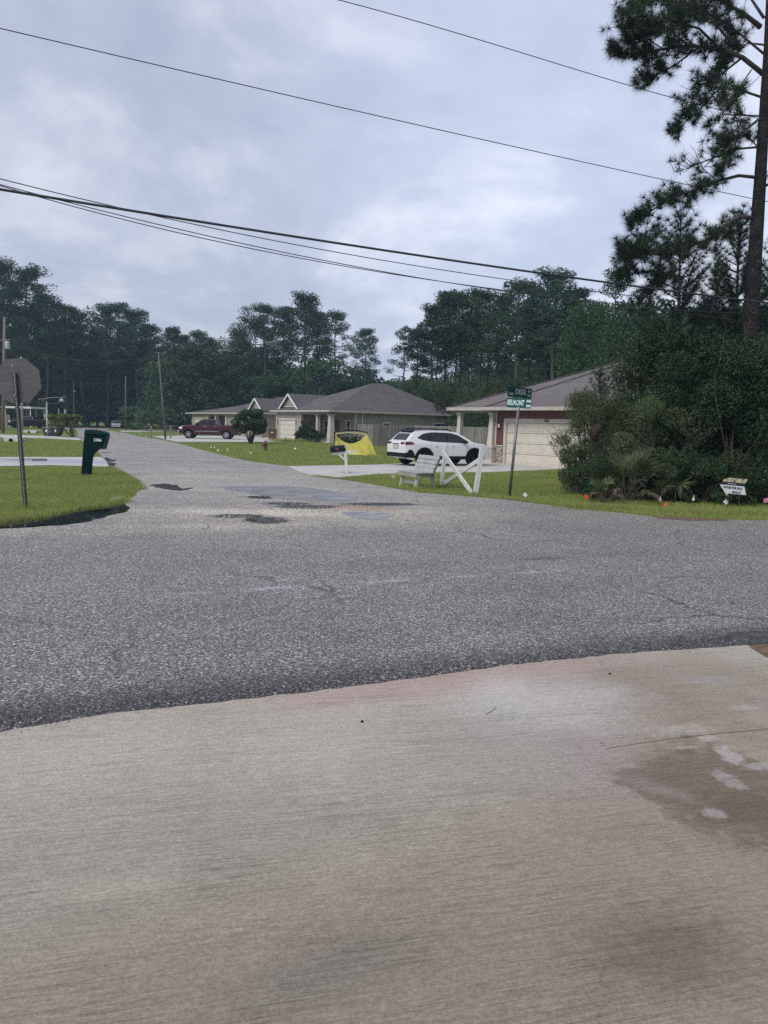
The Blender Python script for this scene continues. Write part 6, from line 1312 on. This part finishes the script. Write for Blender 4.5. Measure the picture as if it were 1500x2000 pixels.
yb = gpt(1428, 21.5); young_pine('young_pine', 'bushier young pine close beside the tall trunk', yb, at(1446, 415, 21.5), M_NEED, .27, .009, 1.15, 5, .45, nn=56, dens=1.15); yb = gpt(1410, 24.5); young_pine('young_pine', 'low young pine between the two slim ones', yb, at(1398, 520, 24.5), M_NEED, .27, .009, 1.2, 8, .4, nn=52)
yb = gpt(1180, 24); young_pine('young_pine', 'pine sapling tip poking above the wispy shrub', yb, at(1172, 725, 24), M_NEED, .22, .008, .55, 9, .6, nn=36)
yb = gpt(1530, 22.0); young_pine('young_pine', 'young pine right of the tall trunk at the edge', yb, at(1520, 470, 22), M_NEED, .27, .009, 1.3, 12, .4, nn=48)
def ypmesh(seed):
    T = young_pine('tmp', 't', Vector((0, 0, 0)), Vector((0, 0, 5)), M_YP, .45, .045, 1.3, seed, .05, nn=9); ch = {c.name.split('.')[0]: c.data for c in T.children}
    for c in list(T.children): bpy.data.objects.remove(c)
    bpy.data.objects.remove(T); return ch
YP = [ypmesh(31), ypmesh(32)]
YL = [(795, 748, 84), (812, 742, 84), (828, 750, 82), (846, 746, 84), (862, 752, 80), (880, 748, 82), (900, 758, 76), (918, 764, 74), (935, 752, 78), (952, 748, 76), (972, 748, 72), (990, 742, 70), (1010, 738, 70)]
for i, (px, tp_, Y) in enumerate(YL):
    b = gpt(px, Y); T = thing('pine_sapling', ('leftmost sapling of the bright row behind the tan roof' if i == 0 else 'rightmost sapling of the bright row by the street sign' if i == len(YL)-1 else '%s sapling from the left in the bright row between the two roofs' % ('first second third fourth fifth sixth seventh eighth ninth tenth eleventh twelfth thirteenth'.split()[i])), 'pine', b, i*1.3, 'pine saplings behind the roofs'); h = at(px, tp_, Y).z-b.z; T.scale = (h/5,)*3
    for nm, me in YP[i % 2].items(): o = bpy.data.objects.new(nm, me); COL.objects.link(o); o.parent = T

# ---------- the tall near pine at the right edge
TY = 19.0; tb_ = P(1476, 985); tb_ = Vector((at(1478, 900, TY).x, TY, gz(TY)))
BP = thing('tall_pine', 'tall pine with long drooping boughs cut by the right edge', 'pine', tb_)
def bpx(px, py, y=TY): return at(px, py, y)-tb_
tk = MB(); tr_pts = [(1470, 900), (1464, 700), (1470, 560), (1480, 420), (1488, 300), (1494, 200), (1500, 100), (1504, 0), (1508, -120), (1512, -260)]
tk.tube([Vector((0, 0, 0))]+[bpx(*q) for q in tr_pts], [.26, .235, .21, .178, .150, .130, .115, .10, .09, .06, .03], 16); trunk = tk.build('trunk', m_bark(), BP, sm=True)
def z1(x, y): return (1100+x*.35, y*.35)
BR = [([(1125, 420), (1000, 320), (870, 270), (700, 255), (520, 280), (400, 300), (300, 295)], 0, 1.0, .062), ([(1100, 150), (1000, 70), (880, 5), (760, -60)], -.6, .8, .06), ([(1115, 545), (980, 500), (870, 495), (780, 590), (700, 660), (640, 735)], .5, .85, .032), ([(1110, 650), (1000, 740), (930, 830), (905, 920)], -.3, .7, .035),
      ([(1110, 648), (1040, 645), (960, 640), (900, 640), (830, 690)], .6, .6, .025), ([(1100, 820), (980, 830), (870, 870), (740, 920), (640, 960)], .2, .30, .030), ([(1080, 990), (980, 980), (860, 1010), (730, 1060), (600, 1110), (470, 1190), (380, 1250)], -.5, 1.0, .045), ([(1055, 1215), (980, 1210), (900, 1260), (840, 1320), (720, 1370), (600, 1395), (450, 1400), (350, 1440)], -.8, 1.0, .055),
      ([(1000, 320), (900, 400), (760, 480), (700, 600)], .9, .8, .028), ([(760, 262), (640, 350), (520, 420), (430, 460)], .4, .9, .024), ([(870, 270), (760, 160), (600, 110), (450, 130), (340, 150)], -.6, 1.0, .032), ([(940, 240), (820, 100), (640, 20), (480, -20), (380, 60)], .7, 1.0, .03), ([(1143, 320), (1000, 200), (900, 120), (760, 60), (620, 60)], 1.0, .9, .03),
      ([(1120, 100), (1040, -20), (960, -80), (840, -120)], .5, .8, .035), ([(1050, 390), (960, 520), (900, 580)], -.9, .5, .016), ([(720, 1370), (620, 1480), (560, 1560), (480, 1640), (420, 1700)], -.4, .9, .024), ([(600, 1395), (500, 1340), (420, 1370), (360, 1400)], -.9, .9, .018), ([(500, 1400), (400, 1480), (330, 1560)], -.6, .9, .018),
      ([(1110, 850), (1050, 780), (960, 730), (860, 790)], .9, .6, .02), ([(860, 1010), (780, 940), (850, 860)], .2, .5, .016), ([(1120, 250), (1030, 240), (920, 330), (840, 440)], 1.3, .8, .024), ([(1130, 380), (1240, 300), (1400, 240), (1560, 230)], -.2, 1.0, .05), ([(1120, 700), (1230, 640), (1380, 660), (1500, 720)], .4, .9, .045), ([(1090, 1050), (1200, 1010), (1350, 1050), (1480, 1130)], -.3, .9, .04), ([(700, 255), (610, 180), (520, 160), (400, 200)], .9, .9, .02), ([(560, 275), (460, 210), (380, 220)], -.2, .9, .016)]
r = random.Random(5); C = []; D = []; nbr = 0
for pts, dep, leafy, rad0 in BR:
    n = len(pts); q = [bpx(*z1(*p_), TY+dep*(i/(n-1))*1.3) for i, p_ in enumerate(pts)]
    lim = MB(); lim.tube(q, [rad0*(1-.78*i/(n-1)) for i in range(n)], 8)
    L = sum((b-a).length for a, b in zip(q, q[1:])); nt = int(L/.075*(.65+.5*leafy))
    for k in range(nt):
        t_ = (.26+.76*(k+r.random())/nt); s_ = min(t_, .999)*(n-1); i = int(s_); b = q[i].lerp(q[i+1], s_-i); dr = (q[i+1]-q[i]).normalized()
        tl_ = r.uniform(.18, .62)*(1.15-.5*t_); dv = Vector((r.uniform(-1, 1), r.uniform(-1, 1), r.uniform(-.75, .9))); dv = (dv+dr*.9).normalized()
        e_ = b+dv*tl_; md = b.lerp(e_, .5)+Vector((r.uniform(-.05, .05), 0, -.05)); e_ += Vector((0, 0, .10)); lim.tube([b, md, e_], [.011, .008, .005], 4)
        if r.random() < .30+leafy*.62:
            sub = (e_-md).normalized()
            for h_ in (0, .5, 1) if leafy > .4 else (1,): C.append(md.lerp(e_, h_)); D.append(sub*.62+Vector((0, 0, .12)))
            if r.random() < .5*leafy:
                e2 = md+Vector((r.uniform(-.3, .3), r.uniform(-.3, .3), r.uniform(-.05, .28))); lim.tube([md, e2], [.007, .004], 4)
                for h_ in (.6, 1): C.append(md.lerp(e2, h_)); D.append((e2-md).normalized()*.6)
        else:
            for u_ in range(2): e3 = e_+Vector((r.uniform(-.16, .16), r.uniform(-.12, .12), r.uniform(.0, .18))); lim.tube([e_, e3], [.004, .0025], 3)
    lim.build('branch', M_BARK, BP, sm=True)
npmesh('needles', needles(np.array([tuple(c) for c in C]), np.array([tuple(d) for d in D]), 54, .23, .0085, 1.0), 3, M_NEED, BP)

# ---------- near shrubs of the right-hand corner
def shrub(name, label, px, Y, top, R, n, leaf, m, lumps=26, low=.05, grp='shrubs massed at the right corner', squash=1.0, stems=14, cat='shrub', seed=1, up=.1, lw=.45, sheer=.25, outside=0):
    r = random.Random(seed); b = gpt(px, Y) if not isinstance(px, Vector) else px; T = thing(name, label, cat, b, 0, grp); H = at(px, top, Y).z-b.z if not isinstance(px, Vector) else top; A = []; st = MB()
    for k in range(lumps):
        a = r.uniform(0, 6.28); g = r.uniform(low, .92); q = R*math.sqrt(r.random())*math.sqrt(max(.08, 1-((g-.45)/.62)**2)); c = Vector((q*math.cos(a), q*math.sin(a)*squash, H*g)); s_ = r.uniform(.20, .42)*min(R, H*.55)
        A.append(quads(in_ell(int(n/lumps), c, (s_*1.15, s_*1.15, s_*.8), .15), RNG.uniform(.6, 1.3, int(n/lumps))*leaf, leaf*lw, up))
        if k < stems: m0 = Vector((c.x*.25, c.y*.25, c.z*.5)); e_ = c*1.0+Vector((c.x*.25, c.y*.25, s_*1.3)); st.tube([(c.x*.06, c.y*.06, 0), m0, c, e_], [.03, .022, .012, .003], 5)
    # stray shoots that break the outline, each with its own leaves
    for k in range(int(30+outside)):
        a = r.uniform(0, 6.28); g = r.uniform(.15, .9); rr_ = R*math.sqrt(max(.1, 1-((g-.45)/.6)**2)); p0 = Vector((rr_*.7*math.cos(a), rr_*.7*math.sin(a)*squash, H*g)); d = (Vector((math.cos(a), math.sin(a)*squash, r.uniform(-.1, 1.2)))).normalized(); L = r.uniform(.3, .75)*min(1, R*.5)
        st.tube([p0, p0+d*L*.5+Vector((0, 0, .03)), p0+d*L], [.008, .006, .003], 4); m_ = 26; tt = RNG.uniform(.1, 1.05, m_)[:, None]; A.append(quads(np.array(p0)+np.array(d)*tt*L+RNG.normal(0, .035, (m_, 3)), leaf*.9, leaf*lw, up))
    st.build('stems', M_TWIG, T); npmesh('foliage', np.concatenate(A), 4, m, T); return T
shrub('wax_myrtle', 'tall dark shrub in the middle of the right-hand thicket', 1355, 19.0, 632, 1.8, 42000, .075, M_MYR, 46, seed=2)
shrub('wax_myrtle', 'tall dark shrub cut by the right edge', 1500, 18.8, 640, 1.7, 34000, .075, M_MYR, 42, seed=3)
shrub('wax_myrtle', 'high dark shrub rising over the end of the maroon roof', 1275, 19.8, 640, 1.15, 24000, .075, M_MYR, 34, seed=4, low=.25)
shrub('wax_myrtle', 'dark shrub behind the sale sign', 1430, 18.0, 700, 1.35, 24000, .07, M_MYR, 34, seed=5)
shrub('wispy_shrub', 'wispy grey green shrub leaning over the garage corner', 1172, 19.6, 750, 1.05, 30000, .050, M_WISP, 34, seed=6, stems=12, lw=.35, outside=46)
shrub('wispy_shrub', 'wispy shrub with bare twigs before the dark ones', 1285, 18.2, 775, 1.1, 26000, .050, M_WISP, 34, seed=7, stems=14, lw=.35, outside=46)
shrub('wispy_shrub', 'upright wispy shrub hiding the corner of the maroon house', 1148, 20.6, 775, .72, 17000, .050, M_WISP, 30, seed=61, stems=8, lw=.4, outside=20)
shrub('wax_myrtle', 'dark shrub filling the gap below the end of the maroon roof', 1236, 20.6, 682, .85, 20000, .06, M_MYR, 30, seed=62, stems=8)
shrub('low_shrub', 'low shrub at the left foot of the thicket', 1135, 18.9, 862, .55, 7000, .05, M_WISP, 18, seed=8, stems=12); shrub('low_shrub', 'low dark shrub between the palmettos', 1190, 17.6, 890, .6, 7000, .05, M_MYR, 18, seed=9)
for i, (px, tp_, lab) in enumerate([(1320, 880, 'low dark undergrowth right of the big palmetto'), (1385, 890, 'low dark undergrowth left of the sale sign'), (1455, 880, 'low dark undergrowth behind the sale sign stakes'), (1520, 880, 'low dark undergrowth at the right edge')]): shrub('low_shrub', lab, px, 17.5, tp_, .72, 8500, .055, M_MYR, 20, seed=20+i)
for px, Y, top, R_, lab, sd_ in ((1580, 20, 640, 2.0, 'dark shrub just outside the right edge', 40), (1330, 23, 640, 2.2, 'dark shrub deep behind the thicket', 41), (1440, 23, 640, 2.2, 'dark shrub behind the tall trunk', 42)): shrub('wax_myrtle', lab, px, Y, top, R_, 26000, .09, M_MYR, 40, seed=sd_)
# bare twiggy sapling in front of the garage door
tw0 = P(1122, 945); TW = thing('bare_sapling', 'bare arching twigs reaching over the garage door', 'sapling', tw0, 0); st = MB(); r = random.Random(9)
def tpx(px, py, dy=0): return at(px, py, tw0.y+dy)-tw0
for k, (ex, ey) in enumerate([(1068, 838), (1078, 826), (1092, 832), (1072, 866), (1066, 852), (1088, 850), (1098, 872), (1080, 880), (1104, 846)]):
    a, b = tpx(1122, 945), tpx(ex, ey, r.uniform(-.2, .2)); m1 = a.lerp(b, .55)+Vector((.12, 0, -.05)); st.tube([a, m1, b], [.012, .008, .003], 5)
    for q in range(26):
        t_ = r.uniform(.3, 1); p = m1.lerp(b, (t_-.5)*2) if t_ > .5 else a.lerp(m1, t_*2); e_ = p+Vector((r.uniform(-.12, .12), r.uniform(-.1, .1), r.uniform(-.04, .15))); st.tube([p, e_], [.004, .002], 3)
        if q % 2: e2 = e_+Vector((r.uniform(-.05, .05), 0, r.uniform(-.03, .06))); st.tube([p.lerp(e_, .6), e2], [.003, .002], 3)
st.build('twigs', M_TWIG, TW)

# palmettos: fans of stiff blades on arching stalks
def palmetto(label, px, pyb, nf, size, seed, dead=.2):
    r = random.Random(seed); b = P(px, pyb); T = thing('palmetto', label, 'palmetto', b, 0, 'saw palmettos at the foot of the thicket'); st = MB(); G = []; Dd = []
    for k in range(nf):
        a = r.uniform(0, 6.28); el = r.uniform(.25, 1.35); L = size*r.uniform(.45, .85); d = Vector((math.cos(a)*math.cos(el), math.sin(a)*math.cos(el), math.sin(el))); c = d*L+Vector((0, 0, .05)); st.tube([(0, 0, .02), d*L*.5+Vector((0, 0, .06)), c], [.010, .008, .006], 4)
        sd_ = d.cross(Vector((0, 0, 1))).normalized(); un = sd_.cross(d); isd = r.random() < dead and el < .8
        nb = r.randint(16, 22); bl = size*r.uniform(.42, .60); nrm_ = (un+sd_*r.uniform(-.4, .4)).normalized(); s2 = d.cross(nrm_).normalized()
        for j in range(nb):
            th = (j/(nb-1)-.5)*2*r.uniform(1.25, 1.45); dd = (d*math.cos(th)+s2*math.sin(th)+nrm_*r.uniform(-.08, .16)).normalized(); w_ = .017*size; per = dd.cross(nrm_).normalized()*w_
            tip = c+dd*bl*(1-.25*abs(th)/1.4)+Vector((0, 0, -.05-.03*abs(th)-(.12 if isd else 0))); m_ = c+dd*bl*.5
            (Dd if isd else G).append([c-per*.3, m_-per, tip, m_+per])
    st.build('stalks', M_TWIG, T)
    npmesh('fronds', np.array([[tuple(q) for q in f] for f in G]).reshape(-1, 3), 4, M_PALM, T)
    if Dd: npmesh('dead_fronds', np.array([[tuple(q) for q in f] for f in Dd]).reshape(-1, 3), 4, M_DEAD, T)
palmetto('largest palmetto with stiff green fans behind the orange flag', 1222, 980, 34, 1.05, 1); palmetto('palmetto with hanging dead fans right of the largest', 1262, 978, 26, .95, 2, .5); palmetto('palmetto at the left foot of the thicket', 1145, 952, 24, .80, 3, .1)
palmetto('low palmetto left of the sale sign', 1375, 980, 20, .75, 4, .3); palmetto('low spreading palmetto beside the orange flag', 1180, 985, 14, .55, 5, .6)

# ---------- planting near the houses
c0 = P(490, 867); CT = thing('round_tree', 'small round multi-stemmed tree on the lawn behind the hydrant', 'tree', c0, 0); st = MB(); r = random.Random(4); A = []
for k in range(9):
    a = k*.7; e_ = Vector((math.cos(a)*r.uniform(.5, 1.1), math.sin(a)*r.uniform(.4, 1.0), r.uniform(1.3, 2.0))); st.tube([(math.cos(a)*.08, math.sin(a)*.08, 0), e_*.45+Vector((0, 0, .05)), e_], [.07, .05, .015], 6)
for k in range(58):
    a = r.uniform(0, 6.28); g = r.random(); z = 1.0+1.75*g; q = 1.42*math.sqrt(r.random())*math.sqrt(max(.1, 1-((g-.42)/.64)**2)); s_ = r.uniform(.26, .42); A.append(quads(in_ell(260, (q*math.cos(a), q*math.sin(a), z), (s_, s_, s_*.8), .2), RNG.uniform(.08, .16, 260), .07))
st.build('trunk', M_BARK, CT, sm=True); npmesh('crown', np.concatenate(A), 4, M_CREPE, CT)
shrub('shrub', 'dark rounded shrub at the corner of the tan garage', 598, 73.5, 838, 1.15, 6000, .15, M_CREPE, 20, grp=None, seed=50); shrub('shrub', 'low dark shrub before the porch of the tan house', 619, 72.8, 843, .85, 4500, .15, M_CREPE, 16, grp=None, seed=51); shrub('shrub', 'tall thin shrub against the tan garage wall', 598, 75.2, 819, .7, 2600, .15, M_WISP, 16, grp=None, seed=52, outside=20)
shrub('shrub', 'green shrub seen through the yellow net', 688, 68, 852, 1.15, 6000, .15, M_YP, 20, grp=None, seed=53)
# clipped hedge bush with bare stems on the left
hb_ = P(143, 854.5); HG = thing('clipped_bush', 'flat topped clipped bush on bare crooked stems beside the pirate ship', 'bush', hb_); st = MB(); r = random.Random(6); A = []
def hpx(px, py, dy=0): return at(px, py, hb_.y+dy)-hb_
for k in range(13):
    e_ = hpx(r.uniform(102, 156), r.uniform(820, 832), r.uniform(-.8, .8)); st.tube([(r.uniform(-.1, .1), 0, 0), e_*.5+Vector((r.uniform(-.15, .15), 0, -.12)), e_], [.06, .04, .012], 5)
for k in range(90):
    px = r.uniform(97, 155); t_ = (px-93)/64; pt = 806.5+3.0*(2*t_-1)**4+1.5*t_; pb = 828-6*(2*t_-1)**2; c = hpx(px, r.uniform(pt+3, pb), r.uniform(-1.0, 1.0)); A.append(quads(in_ell(150, c, (.26, .3, .16), .1), RNG.uniform(.07, .14, 150), .06))
for k in range(26): px = r.uniform(96, 156); c = hpx(px, r.uniform(824, 834), r.uniform(-.7, .7)); A.append(quads(in_ell(40, c, (.2, .2, .16), .1), .10, .05))
st.build('stems', M_TWIG, HG); npmesh('foliage', np.concatenate(A), 4, M_HEDGE, HG)
# small debris on the apron
for px, py, px2, py2, lab in ((950, 1399, 969, 1386, 'short dark twig lying on the concrete apron'), (1172, 1453, 1180, 1460, 'tiny twig on the brown stained concrete')):
    a, b = P(px, py), P(px2, py2); mb = MB(a); mb.tube([a+Vector((0, 0, .013)), a.lerp(b, .5)+Vector((.003, 0, .016)), b+Vector((0, 0, .012))], .0016, 5); tag(mb.build('twig', M_TWIG, loc=a), lab, 'twig')
for px, py, lab in ((707, 1414, 'small dark pebble on the middle of the apron'), (1191, 1320, 'small dark pebble near the road edge of the apron')):
    a = P(px, py); mb = MB(); mb.ball((0, 0, .006), .008, 8, (1.1, .9, .8)); tag(mb.build('pebble', M_UNDER, loc=a+Vector((0, 0, .009))), lab, 'pebble')

# ================================================================== AIR
hz = MB(); hz.box((0, 170, 20.1), (640, 480, 43.2)); hzo = hz.build('haze', bpy.data.materials.new('haze_air')); m = hzo.data.materials[0]; m.use_nodes = True; t = m.node_tree; t.nodes.clear()
pv = t.nodes.new('ShaderNodeVolumePrincipled'); ou = t.nodes.new('ShaderNodeOutputMaterial'); pv.inputs['Color'].default_value = (.55, .74, 1.0, 1); pv.inputs['Density'].default_value = .0005; pv.inputs['Anisotropy'].default_value = .2
t.links.new(pv.outputs[0], ou.inputs['Volume']); tag(hzo, 'thin damp blue air over the whole street', 'haze', None, 'stuff')
